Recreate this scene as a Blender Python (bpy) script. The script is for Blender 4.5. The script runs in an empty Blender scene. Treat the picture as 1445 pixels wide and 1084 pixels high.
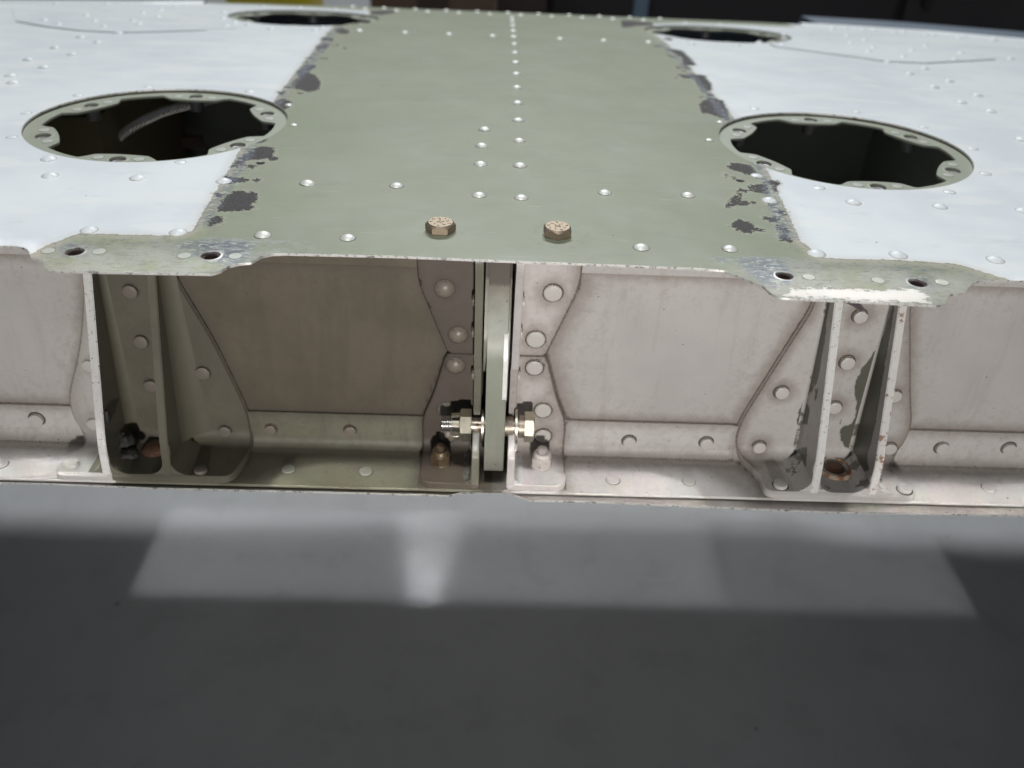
import bpy, bmesh, math, random
import numpy as np
from mathutils import Vector, Matrix
from mathutils.geometry import delaunay_2d_cdt

random.seed(4)
rng = np.random.default_rng(4)
MM = 0.001
scene = bpy.context.scene
COL = scene.collection

# ------------------------------------------------------------------ camera
PW, PH = 1445.0, 1084.0
FPX = 1249.42
PITCH, ROLL, YAW = math.radians(34.2707), math.radians(2.7369), math.radians(1.8373)
CAM = np.array([-10.43, -280.0, 131.836])          # mm

def cam_axes():
    p, r, y = PITCH, ROLL, YAW
    f = np.array([math.sin(y)*math.cos(p), math.cos(y)*math.cos(p), -math.sin(p)])
    ri = np.array([math.cos(y), -math.sin(y), 0.0])
    up = np.cross(ri, f)
    c, s = math.cos(r), math.sin(r)
    return c*ri + s*up, -s*ri + c*up, f
AR, AU, AF = cam_axes()

cam_data = bpy.data.cameras.new("camera")
cam_data.sensor_width = 36.0
cam_data.lens = FPX*36.0/PW
cam_data.clip_start = 0.01
cam_data.clip_end = 60.0
cam_data.dof.use_dof = True
cam_data.dof.focus_distance = 0.315
cam_data.dof.aperture_fstop = 11.0
cam = bpy.data.objects.new("camera", cam_data)
COL.objects.link(cam)
cam.matrix_world = Matrix(((AR[0], AU[0], -AF[0], CAM[0]*MM), (AR[1], AU[1], -AF[1], CAM[1]*MM),
                           (AR[2], AU[2], -AF[2], CAM[2]*MM), (0, 0, 0, 1)))
scene.camera = cam

# ------------------------------------------------------------------ world and lamps (indoor workshop)
world = bpy.data.worlds.new("World")
scene.world = world
world.use_nodes = True
wb = world.node_tree.nodes["Background"]
wb.inputs[0].default_value = (0.80, 0.90, 1.0, 1)
wb.inputs[1].default_value = 0.09
scene.view_settings.view_transform = 'Standard'
scene.view_settings.look = 'None'
scene.view_settings.exposure = 0.0
scene.view_settings.gamma = 1.0

def area_lamp(name, loc, target, size, power, color=(1, 1, 1), spread=180, size_y=None):
    d = bpy.data.lights.new(name, 'AREA')
    d.shape = 'RECTANGLE'
    d.size = size*MM
    d.size_y = (size_y or size)*MM
    d.energy = power
    d.color = color
    d.spread = math.radians(spread)
    o = bpy.data.objects.new(name, d)
    COL.objects.link(o)
    o.location = Vector(loc)*MM
    o.rotation_euler = (Vector(target)-Vector(loc)).to_track_quat('-Z', 'Y').to_euler()
    return o

# rear overhead shop light: lights the skins, throws the wing's shadow on the floor
area_lamp("ceiling_lamp", (-260, 2240, 1980), (0, 300, 0), 170, 34, (0.95, 0.985, 1.0))
area_lamp("ceiling_lamp", (420, 2180, 1980), (0, 300, 0), 170, 34, (0.95, 0.985, 1.0))
# overhead light in front of the wing, above the photographer
area_lamp("overhead_lamp", (-60, -195, 950), (0, 60, -50), 90, 4.6, (0.97, 0.98, 1.0))
# added narrow beam, no real fixture, brightening the lower flange's front strip
area_lamp("strip_fill", (0, -195, 950), (0, -6, -104), 620, 0.024, (1.0, 0.985, 0.96), 1.0, 17)
# low light in front of the wing
area_lamp("front_lamp", (90, -1500, 60), (0, 0, 20), 60, 0.98, (1.0, 0.965, 0.93), 44)

# ------------------------------------------------------------------ pixel -> place helpers (mm)
def ray(px, py):
    return AF + ((px-PW/2)/FPX)*AR - ((py-PH/2)/FPX)*AU
def onz(px, py, z):
    d = ray(px, py); t = (z-CAM[2])/d[2]; p = CAM+t*d
    return p
def ony(px, py, y):
    d = ray(px, py); t = (y-CAM[1])/d[1]
    return CAM+t*d
def onx(px, py, x):
    d = ray(px, py); t = (x-CAM[0])/d[0]
    return CAM+t*d
def zs(y):
    """height of the cambered upper skin"""
    y = np.asarray(y, float)
    return -0.0893e-3*np.clip(y+10.0, 0, None)**2.0522
def slope(y):
    return float((zs(y+1)-zs(y-1))/2.0)
def top(px, py):
    d = ray(px, py); ts = np.linspace(150, 2200, 6000)
    P = CAM[None]+ts[:, None]*d[None]
    v = P[:, 2]-zs(P[:, 1])
    i = np.where((v[:-1] > 0) & (v[1:] <= 0))[0]
    if len(i) == 0:
        i = [int(np.argmin(np.abs(v)))]
    i = int(i[0])
    t = ts[i]+(ts[1]-ts[0])*(v[i]/(v[i]-v[i+1]) if v[i] != v[i+1] else 0)
    return CAM+t*d
def topxy(l, sc=1.0, ox=0.0, oy=0.0):
    return [tuple(float(c) for c in top(ox+a/sc, oy+b/sc)[:2]) for a, b in l]

# ------------------------------------------------------------------ material helpers
class NT:
    def __init__(self, name):
        self.m = bpy.data.materials.new(name)
        self.m.use_nodes = True
        self.t = self.m.node_tree
        self.b = self.t.nodes["Principled BSDF"]
        tc = self.t.nodes.new("ShaderNodeTexCoord")
        mp = self.t.nodes.new("ShaderNodeMapping")
        mp.inputs['Scale'].default_value = (1000, 1000, 1000)
        self.t.links.new(tc.outputs['Object'], mp.inputs[0])
        self.co = mp.outputs[0]
    def link(self, a, b): self.t.links.new(a, b)
    def set(self, inp, v):
        if isinstance(v, (int, float)): inp.default_value = v
        elif isinstance(v, tuple): inp.default_value = (*v, 1) if len(v) == 3 else v
        else: self.link(v, inp)
    def math(self, op, a, b=0.0, c=None, clamp=False):
        n = self.t.nodes.new("ShaderNodeMath"); n.operation = op; n.use_clamp = clamp
        self.set(n.inputs[0], a); self.set(n.inputs[1], b)
        if c is not None: self.set(n.inputs[2], c)
        return n.outputs[0]
    def noise(self, scale, detail=3, rough=0.55, stretch=None, dist=0.0):
        n = self.t.nodes.new("ShaderNodeTexNoise")
        n.inputs['Scale'].default_value = scale
        n.inputs['Detail'].default_value = detail
        n.inputs['Roughness'].default_value = rough
        n.inputs['Distortion'].default_value = dist
        co = self.co
        if stretch:
            mp = self.t.nodes.new("ShaderNodeMapping")
            mp.inputs['Scale'].default_value = stretch[:3]
            if len(stretch) > 3: mp.inputs['Rotation'].default_value = (0, 0, math.radians(stretch[3]))
            self.link(co, mp.inputs[0]); co = mp.outputs[0]
        self.link(co, n.inputs['Vector'])
        return n.outputs[0]
    def voro(self, scale):
        n = self.t.nodes.new("ShaderNodeTexVoronoi"); n.inputs['Scale'].default_value = scale
        self.link(self.co, n.inputs['Vector'])
        return n
    def step(self, v, lo, hi, a=0.0, b=1.0):
        n = self.t.nodes.new("ShaderNodeMapRange"); n.interpolation_type = 'SMOOTHSTEP'
        self.set(n.inputs['Value'], v)
        self.set(n.inputs['From Min'], lo); self.set(n.inputs['From Max'], hi)
        n.inputs['To Min'].default_value = a; n.inputs['To Max'].default_value = b
        return n.outputs[0]
    def mix(self, f, a, b):
        n = self.t.nodes.new("ShaderNodeMix"); n.data_type = 'RGBA'
        self.set(n.inputs[0], f); self.set(n.inputs[6], a); self.set(n.inputs[7], b)
        return n.outputs[2]
    def mixf(self, f, a, b):
        n = self.t.nodes.new("ShaderNodeMix"); n.data_type = 'FLOAT'
        self.set(n.inputs[0], f); self.set(n.inputs[2], a); self.set(n.inputs[3], b)
        return n.outputs[0]
    def attr(self, name):
        n = self.t.nodes.new("ShaderNodeAttribute"); n.attribute_name = name
        return n.outputs['Fac']
    def bump(self, h, dist, strength=1.0, prev=None):
        n = self.t.nodes.new("ShaderNodeBump")
        n.inputs['Distance'].default_value = dist*MM
        n.inputs['Strength'].default_value = strength
        self.link(h, n.inputs['Height'])
        if prev is not None: self.link(prev, n.inputs['Normal'])
        return n.outputs[0]
    def out(self, col, rough, metal=0.0, normal=None, spec=0.5):
        self.set(self.b.inputs['Base Color'], col)
        self.set(self.b.inputs['Roughness'], rough)
        self.set(self.b.inputs['Metallic'], metal)
        self.b.inputs['Specular IOR Level'].default_value = spec
        if normal is not None: self.link(normal, self.b.inputs['Normal'])
        return self.m

def specks(n, scale, size, keep):
    """small dark dirt specks: 0..1"""
    v = n.voro(scale)
    sep = n.t.nodes.new("ShaderNodeSeparateColor"); n.link(v.outputs['Color'], sep.inputs[0])
    on = n.math('GREATER_THAN', sep.outputs[0], keep)
    sz = n.math('MULTIPLY', sep.outputs[1], size)
    d = n.math('LESS_THAN', v.outputs['Distance'], sz)
    return n.math('MULTIPLY', on, d)

def skin_material():
    n = NT("painted_skin")
    sw, sc, sf, wp = n.attr('sd_white'), n.attr('sd_chip'), n.attr('sd_scuff'), n.attr('sd_flake')
    n1, n2, n3 = n.noise(0.35, 4), n.noise(1.6, 4), n.noise(0.03, 3)
    w1 = n.math('ADD', sw, n.math('MULTIPLY', n.math('SUBTRACT', n1, 0.5), 2.6))
    w1 = n.math('ADD', w1, n.math('MULTIPLY', n.math('SUBTRACT', n2, 0.5), 1.0))
    white = n.step(w1, 0.25, -0.25)
    fl = n.noise(0.25, 5, 0.7, (1.0, 2.2, 1.0))
    w2 = n.math('ADD', wp, n.math('MULTIPLY', n.math('SUBTRACT', fl, 0.5), 15.0))
    flake = n.step(w2, 0.15, -0.15)
    # colours
    mott = n.noise(0.012, 4, 0.6)
    wc = n.mix(n.step(mott, 0.35, 0.65), (0.675, 0.71, 0.735), (0.745, 0.785, 0.80))
    wc = n.mix(n.math('MULTIPLY', n.step(n.noise(0.05, 7, 0.75, (1, 2.2, 1, 10)), 0.56, 0.68), 0.30), wc, (0.56, 0.56, 0.54))
    wc = n.mix(n.math('MULTIPLY', n.step(n.noise(0.02, 4, 0.5, (1, 3, 1)), 0.54, 0.62), 0.5), wc, (0.80, 0.80, 0.77))
    oc = n.mix(n.step(mott, 0.3, 0.7), (0.205, 0.230, 0.155), (0.235, 0.258, 0.180))
    oc = n.mix(n.math('MULTIPLY', n.step(n3, 0.45, 0.75), 0.35), oc, (0.26, 0.275, 0.235))
    # streaky dark scuffs and fine scratches in the green paint
    sc1 = n.step(n.noise(0.09, 6, 0.75, (1, 5, 1)), 0.66, 0.78)
    oc = n.mix(n.math('MULTIPLY', sc1, 0.35), oc, (0.17, 0.17, 0.15))
    sc2 = n.step(n.noise(0.5, 2, 0.5, (0.12, 4.5, 1, 32)), 0.74, 0.78)
    oc = n.mix(n.math('MULTIPLY', sc2, n.math('MULTIPLY', n.step(n.noise(0.05, 1), 0.5, 0.6), 0.5)), oc, (0.52, 0.53, 0.48))
    sx_ = n.t.nodes.new("ShaderNodeSeparateXYZ"); n.link(n.co, sx_.inputs[0])
    sdx = n.step(n.math('ABSOLUTE', sx_.outputs[0]), 62.0, 84.0)
    tab = n.math('MULTIPLY', n.math('MULTIPLY', sdx, n.step(sx_.outputs[1], -2.5, -6.0)), n.step(n.noise(0.07, 6, 0.75), 0.38, 0.56))
    oc = n.mix(n.math('MULTIPLY', tab, 0.75), oc, (0.31, 0.317, 0.285))
    tabd = n.math('MULTIPLY', n.math('MULTIPLY', sdx, n.step(sx_.outputs[1], -2.5, -6.0)), n.step(n.noise(0.22, 6, 0.78, (1.0, 3.0, 1.0, 20)), 0.53, 0.60))
    oc = n.mix(n.math('MULTIPLY', tabd, 0.62), oc, (0.13, 0.13, 0.12))
    gz = n.attr('grime_shade')
    ringm = n.math('MULTIPLY', n.step(gz, 1.8, 0.2), n.step(n.noise(0.25, 5, 0.7), 0.44, 0.58))
    oc = n.mix(n.math('MULTIPLY', ringm, 0.30), oc, (0.14, 0.13, 0.085))
    sc3 = n.step(n.noise(0.35, 2, 0.5, (0.10, 5.0, 1, -62)), 0.66, 0.70)
    oc = n.mix(n.math('MULTIPLY', sc3, n.math('MULTIPLY', n.step(n.noise(0.04, 2), 0.5, 0.6), 0.5)), oc, (0.42, 0.43, 0.38))
    smg = n.step(n.noise(0.045, 7, 0.75, (1.0, 2.0, 1, 15)), 0.54, 0.66)
    oc = n.mix(n.math('MULTIPLY', smg, 0.28), oc, (0.165, 0.165, 0.125))
    # worn pale band where the white edge was masked
    band = n.math('MULTIPLY', n.step(w1, 5.5, 0.5), n.step(n.noise(0.18, 6, 0.75), 0.34, 0.50))
    band = n.math('MULTIPLY', band, n.math('SUBTRACT', 1.0, white))
    oc = n.mix(n.math('MULTIPLY', band, 0.85), oc, (0.40, 0.365, 0.30))
    band2 = n.math('MULTIPLY', n.step(w1, 13.0, 1.0), n.step(n.noise(0.16, 6, 0.78), 0.50, 0.54))
    oc = n.mix(n.math('MULTIPLY', band2, 0.6), oc, (0.30, 0.33, 0.20))
    col = n.mix(white, oc, wc)
    line = n.math('MULTIPLY', n.step(n.math('ABSOLUTE', n.math('SUBTRACT', w1, 0.35)), 0.7, 0.05), n.step(n2, 0.35, 0.6))
    col = n.mix(n.math('MULTIPLY', line, 0.55), col, (0.16, 0.13, 0.10))
    hal = n.math('MULTIPLY', n.step(w1, -5.0, 0.0), white)
    col = n.mix(n.math('MULTIPLY', hal, 0.30), col, (0.55, 0.50, 0.44))
    # chips down to the dark undercoat
    c1 = n.math('ADD', sc, n.math('MULTIPLY', n.math('SUBTRACT', n.noise(0.5, 6, 0.75), 0.5), 9.0))
    chip = n.step(c1, 0.12, -0.12)
    cc = n.mix(n.step(n2, 0.4, 0.6), (0.030, 0.026, 0.027), (0.062, 0.055, 0.055))
    rim = n.math('MULTIPLY', n.step(c1, 1.7, 0.1), n.math('SUBTRACT', 1.0, chip))
    col = n.mix(n.math('MULTIPLY', rim, 0.6), col, (0.36, 0.36, 0.27))
    mini = n.math('MULTIPLY', n.step(w1, 14.0, 3.0), n.step(n.noise(0.42, 6, 0.72, (1, 1.6, 1)), 0.585, 0.605))
    mini = n.math('MULTIPLY', mini, n.math('SUBTRACT', 1.0, white))
    col = n.mix(n.math('MULTIPLY', mini, 0.8), col, (0.16, 0.145, 0.13))
    col = n.mix(chip, col, cc)
    # scuffed bare metal with blue-grey streaks
    st = n.noise(0.30, 7, 0.80, (1.0, 2.8, 1.0, 28), 0.8)
    s1 = n.math('ADD', sf, n.math('MULTIPLY', n.math('SUBTRACT', n.noise(0.25, 5, 0.7), 0.5), 9.0))
    sin = n.step(s1, 1.5, -3.5)
    dark = n.math('MULTIPLY', sin, n.step(st, 0.45, 0.54))
    lite = n.math('MULTIPLY', sin, n.step(st, 0.455, 0.40))
    col = n.mix(n.math('MULTIPLY', dark, 0.85), col, (0.12, 0.14, 0.19))
    col = n.mix(n.math('MULTIPLY', lite, 0.8), col, (0.62, 0.64, 0.64))
    col = n.mix(flake, col, (0.64, 0.63, 0.59))
    sp = specks(n, 0.09, 0.05, 0.45)
    col = n.mix(n.math('MULTIPLY', sp, 0.85), col, (0.05, 0.045, 0.04))
    rough = n.mixf(white, 0.52, 0.38)
    rough = n.mixf(dark, rough, 0.35)
    rough = n.mixf(chip, rough, 0.75)
    rough = n.math('ADD', rough, n.math('MULTIPLY', n.math('SUBTRACT', n.noise(0.08, 4), 0.5), 0.12))
    h = n.math('ADD', n.math('MULTIPLY', white, 0.10), n.math('MULTIPLY', chip, -0.12))
    h = n.math('ADD', h, n.math('MULTIPLY', flake, 0.08))
    b1 = n.bump(h, 1.0)
    b2 = n.bump(n.noise(0.9, 2), 0.012, 1.0, b1)
    b3 = n.bump(n.noise(0.022, 2), 1.1, 0.6, b2)
    return n.out(col, rough, n.math('MULTIPLY', dark, 0.35), b3, 0.35)

def frame_material(name, white=(0.495, 0.470, 0.452), olive=(0.118, 0.100, 0.070), grime_k=1.0, stain=0.72):
    """painted spar parts: 'olive' 0/1 zone, 'grime' = distance to seams, 'sd_chip'"""
    n = NT(name)
    ol, gr, sc = n.attr('olive'), n.attr('grime_shade'), n.attr('sd_chip')
    n1, n2 = n.noise(0.25, 5, 0.65), n.noise(1.3, 4, 0.6)
    big = n.noise(0.03, 4, 0.6)
    wc = n.mix(n.step(big, 0.3, 0.7), tuple(c*0.93 for c in white), tuple(min(1, c*1.06) for c in white))
    wc = n.mix(n.math('MULTIPLY', n.step(n.noise(0.12, 6, 0.75), 0.56, 0.75), 0.30), wc, (0.34, 0.27, 0.22))
    oc = n.mix(n.step(big, 0.35, 0.65), tuple(c*0.9 for c in olive), tuple(c*1.12 for c in olive))
    oc = n.mix(n.math('MULTIPLY', n.step(n1, 0.5, 0.75), 0.35), oc, (olive[0]*1.05, olive[1]*0.85, olive[2]*0.85))
    o = n.step(ol, 0.45, 0.55)
    col = n.mix(o, wc, oc)
    # grime feathering out of the seams, and the shade painted on the lug top
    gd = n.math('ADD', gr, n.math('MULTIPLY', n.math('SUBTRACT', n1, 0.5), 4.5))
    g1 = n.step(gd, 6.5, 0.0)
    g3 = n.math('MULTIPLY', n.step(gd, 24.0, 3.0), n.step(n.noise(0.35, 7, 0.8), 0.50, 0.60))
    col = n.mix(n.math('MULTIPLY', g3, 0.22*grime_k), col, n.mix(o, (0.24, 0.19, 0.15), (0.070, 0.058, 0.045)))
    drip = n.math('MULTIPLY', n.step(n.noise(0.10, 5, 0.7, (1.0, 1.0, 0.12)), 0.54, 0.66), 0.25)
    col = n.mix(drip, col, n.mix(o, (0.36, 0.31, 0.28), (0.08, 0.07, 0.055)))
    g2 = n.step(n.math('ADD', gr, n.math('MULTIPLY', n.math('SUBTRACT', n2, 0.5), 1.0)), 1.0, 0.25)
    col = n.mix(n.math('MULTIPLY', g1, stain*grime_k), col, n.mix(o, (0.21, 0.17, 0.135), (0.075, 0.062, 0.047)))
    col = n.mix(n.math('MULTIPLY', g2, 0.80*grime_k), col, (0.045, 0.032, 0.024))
    sp = specks(n, 0.16, 0.08, 0.45)
    sp2 = n.math('MULTIPLY', specks(n, 0.45, 0.16, 0.55), n.step(gd, 20.0, 2.0))
    col = n.mix(n.math('MULTIPLY', n.math('MAXIMUM', sp, sp2), 0.8), col, (0.06, 0.04, 0.03))
    c1 = n.math('ADD', sc, n.math('MULTIPLY', n.math('SUBTRACT', n.noise(0.6, 5, 0.7, (1, 1, 0.5)), 0.5), 3.6))
    chip = n.step(c1, 0.1, -0.1)
    col = n.mix(chip, col, n.mix(n2, (0.085, 0.085, 0.065), (0.125, 0.125, 0.095)))
    rough = n.mixf(g1, 0.40, 0.62)
    h = n.math('ADD', n.math('MULTIPLY', chip, -0.15), n.math('MULTIPLY', n1, 0.05))
    b1 = n.bump(h, 1.0)
    b2 = n.bump(n.noise(0.05, 3), 0.5, 0.5, b1)
    return n.out(col, rough, 0.0, b2)

def simple(name, col, rough=0.5, metal=0.0, var=0.12, nscale=0.6, bump=0.03, dirt=None, dirt_lo=0.55, dirt_hi=0.7, dirt_s=0.3, spec=0.5):
    n = NT(name)
    nn = n.noise(nscale, 4)
    c = n.mix(nn, tuple(x*(1-var) for x in col), tuple(min(1, x*(1+var)) for x in col))
    if dirt:
        c = n.mix(n.math('MULTIPLY', n.step(n.noise(dirt_s, 5, 0.7), dirt_lo, dirt_hi), 0.85), c, dirt)
    r = n.math('ADD', rough, n.math('MULTIPLY', n.math('SUBTRACT', nn, 0.5), 0.15))
    return n.out(c, r, metal, n.bump(n.noise(nscale*2, 3), bump), spec)

M_SKIN = skin_material()
M_FRAME = frame_material("spar_paint")
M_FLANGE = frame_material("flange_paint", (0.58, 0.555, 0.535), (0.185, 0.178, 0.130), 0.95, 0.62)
M_FIT = frame_material("fitting_paint", (0.55, 0.51, 0.49), (0.100, 0.080, 0.064), 1.0, 0.6)
M_FITGREEN = frame_material("green_fitting_paint", (0.52, 0.50, 0.48), (0.17, 0.165, 0.125), 0.8, 0.4)
M_WHITEEDGE = simple("chipped_white_paint", (0.66, 0.65, 0.63), 0.4, dirt=(0.13, 0.11, 0.08), dirt_lo=0.60, dirt_hi=0.64, dirt_s=0.7)
M_RIVW = simple("painted_rivet_white", (0.64, 0.67, 0.68), 0.45, var=0.05)
M_RIVA = simple("rivet_green_sheen", (0.60, 0.61, 0.57), 0.48, 0.3, var=0.08)
M_RIVF = simple("rivet_spar_white", (0.56, 0.53, 0.50), 0.38, var=0.06, dirt=(0.15, 0.12, 0.09), dirt_lo=0.64, dirt_hi=0.70, dirt_s=0.9)
M_RIVFO = simple("rivet_spar_brown", (0.22, 0.19, 0.155), 0.40, var=0.1, dirt=(0.07, 0.055, 0.04), dirt_s=0.9)
M_RIVP = simple("rivet_bracket_bare", (0.175, 0.15, 0.125), 0.45, var=0.1)
M_RING = simple("ring_primer", (0.29, 0.31, 0.24), 0.5, var=0.1, dirt=(0.36, 0.36, 0.31), dirt_lo=0.55, dirt_hi=0.75, dirt_s=0.08)
M_SEAL = simple("grime_line", (0.085, 0.07, 0.055), 0.7)
M_GRIMEW = simple("paint_bead", (0.40, 0.38, 0.35), 0.6, var=0.2)
M_STEEL = simple("cadmium_bolt_gold", (0.58, 0.55, 0.44), 0.40, 1.0, 0.18, 0.8, 0.03, dirt=(0.12, 0.08, 0.05), dirt_lo=0.62, dirt_hi=0.72, dirt_s=0.5)
M_BRONZE = simple("bronze_bolt_head", (0.26, 0.21, 0.155), 0.55, 0.8, 0.2, 0.5, 0.05)
M_THREAD = simple("steel_thread", (0.62, 0.60, 0.57), 0.28, 1.0, 0.1)
M_NUTB = simple("brown_lock_nut", (0.13, 0.095, 0.058), 0.4, 0.5, 0.25, 0.6, dirt=(0.05, 0.035, 0.025), dirt_s=0.5)
M_NUTW = simple("painted_lock_nut", (0.52, 0.47, 0.44), 0.42, 0, 0.1, 0.6, dirt=(0.15, 0.10, 0.07), dirt_lo=0.58, dirt_hi=0.7, dirt_s=0.5)
M_BARE = simple("bare_metal_edge", (0.60, 0.59, 0.56), 0.5, 0.5, 0.15, 1.2, dirt=(0.10, 0.085, 0.07), dirt_lo=0.50, dirt_hi=0.66, dirt_s=0.5)
M_DARK = simple("interior_primer", (0.30, 0.33, 0.28), 0.6)
M_DARKB = simple("interior_brown", (0.16, 0.11, 0.08), 0.6)
M_BLACK = simple("gap_shade", (0.02, 0.018, 0.016), 0.6)  # near-black colour stands in for shade inside gaps, slots and holes
M_CABLE = simple("steel_cable", (0.85, 0.83, 0.80), 0.40, 0.9, 0.15)
M_NPLATE = simple("nutplate_metal", (0.42, 0.40, 0.41), 0.40, 0.7, 0.2)
M_TAR = simple("black_sealant", (0.035, 0.035, 0.033), 0.65, 0, 0.5, 0.7, 0.4)
M_RUSTEDGE = simple('rust_stained_white_paint', (0.64, 0.62, 0.59), 0.42, dirt=(0.22, 0.085, 0.03), dirt_lo=0.56, dirt_hi=0.62, dirt_s=0.22)
M_LUG = frame_material("lug_green_paint", (0.255, 0.268, 0.215), (0.2, 0.2, 0.15), 0.9, 0.8)

# ------------------------------------------------------------------ geometry helpers (mm in, metres out)
def link(name, me, parent=None, loc=None):
    o = bpy.data.objects.new(name, me)
    COL.objects.link(o)
    if parent is not None: o.parent = parent
    if loc is not None: o.location = Vector(loc)*MM
    return o

def finish(me, ang=38):
    me.polygons.foreach_set('use_smooth', [True]*len(me.polygons))
    me.set_sharp_from_angle(angle=math.radians(ang))

def bm_obj(name, bm, mats, parent=None, loc=None, ang=38, recalc=True):
    if recalc: bmesh.ops.recalc_face_normals(bm, faces=bm.faces)
    bmesh.ops.scale(bm, vec=(MM, MM, MM), verts=bm.verts)
    me = bpy.data.meshes.new(name)
    bm.to_mesh(me); bm.free()
    for m in (mats if isinstance(mats, (list, tuple)) else [mats]): me.materials.append(m)
    finish(me, ang)
    return link(name, me, parent, loc)

def rnd(poly, r, seg=4):
    """round polygon corners; r one radius or a list"""
    out = []; n = len(poly)
    for i in range(n):
        p = np.array(poly[i], float); a = np.array(poly[i-1], float); b = np.array(poly[(i+1) % n], float)
        rr = r[i] if isinstance(r, (list, tuple)) else r
        if rr <= 0: out.append(tuple(p)); continue
        u = a-p; v = b-p; lu, lv = np.hypot(*u), np.hypot(*v)
        k = min(rr, lu*0.45, lv*0.45)
        q0, q1 = p+u/lu*k, p+v/lv*k
        for j in range(seg+1):
            t = j/seg
            out.append(tuple((1-t)**2*q0+2*t*(1-t)*p+t*t*q1))
    return out

def resample(poly, step):
    out = []; n = len(poly)
    for i in range(n):
        a = np.array(poly[i], float); b = np.array(poly[(i+1) % n], float)
        L = np.hypot(*(b-a))
        if L < 1e-6: continue
        k = max(1, int(math.ceil(L/step)))
        for j in range(k): out.append(a+(b-a)*j/k)
    return np.array(out)

def inside(P, poly):
    poly = np.asarray(poly, float); x, y = P[:, 0], P[:, 1]
    res = np.zeros(len(P), bool)
    x0, y0 = poly[:, 0], poly[:, 1]; x1, y1 = np.roll(x0, -1), np.roll(y0, -1)
    for a, b, c, d in zip(x0, y0, x1, y1):
        if b == d: continue
        m = ((b > y) != (d > y))
        xi = a+(y-b)*(c-a)/(d-b)
        res ^= (m & (x < xi))
    return res

def segdist(P, poly, closed=True):
    poly = np.asarray(poly, float); n = len(poly)
    D = np.full(len(P), 1e9)
    for i in range(n if closed else n-1):
        a, b = poly[i], poly[(i+1) % n]
        ab = b-a; L2 = max(1e-9, float(ab@ab))
        t = np.clip(((P-a)@ab)/L2, 0, 1)
        d = np.hypot(*(P-(a+t[:, None]*ab)).T)
        D = np.minimum(D, d)
    return D

def sdf(P, polys):
    D = np.full(len(P), 12.0)
    for poly in polys:
        poly = np.asarray(poly, float)
        lo, hi = poly.min(0)-12, poly.max(0)+12
        m = ((P > lo) & (P < hi)).all(1)
        if not m.any(): continue
        Q = P[m]
        d = segdist(Q, poly); s = inside(Q, poly)
        D[m] = np.minimum(D[m], np.where(s, -d, d))
    return D

def circle(cx, cy, r, n=24, ph=0.0):
    return [(cx+r*math.cos(2*math.pi*i/n+ph), cy+r*math.sin(2*math.pi*i/n+ph)) for i in range(n)]

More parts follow.
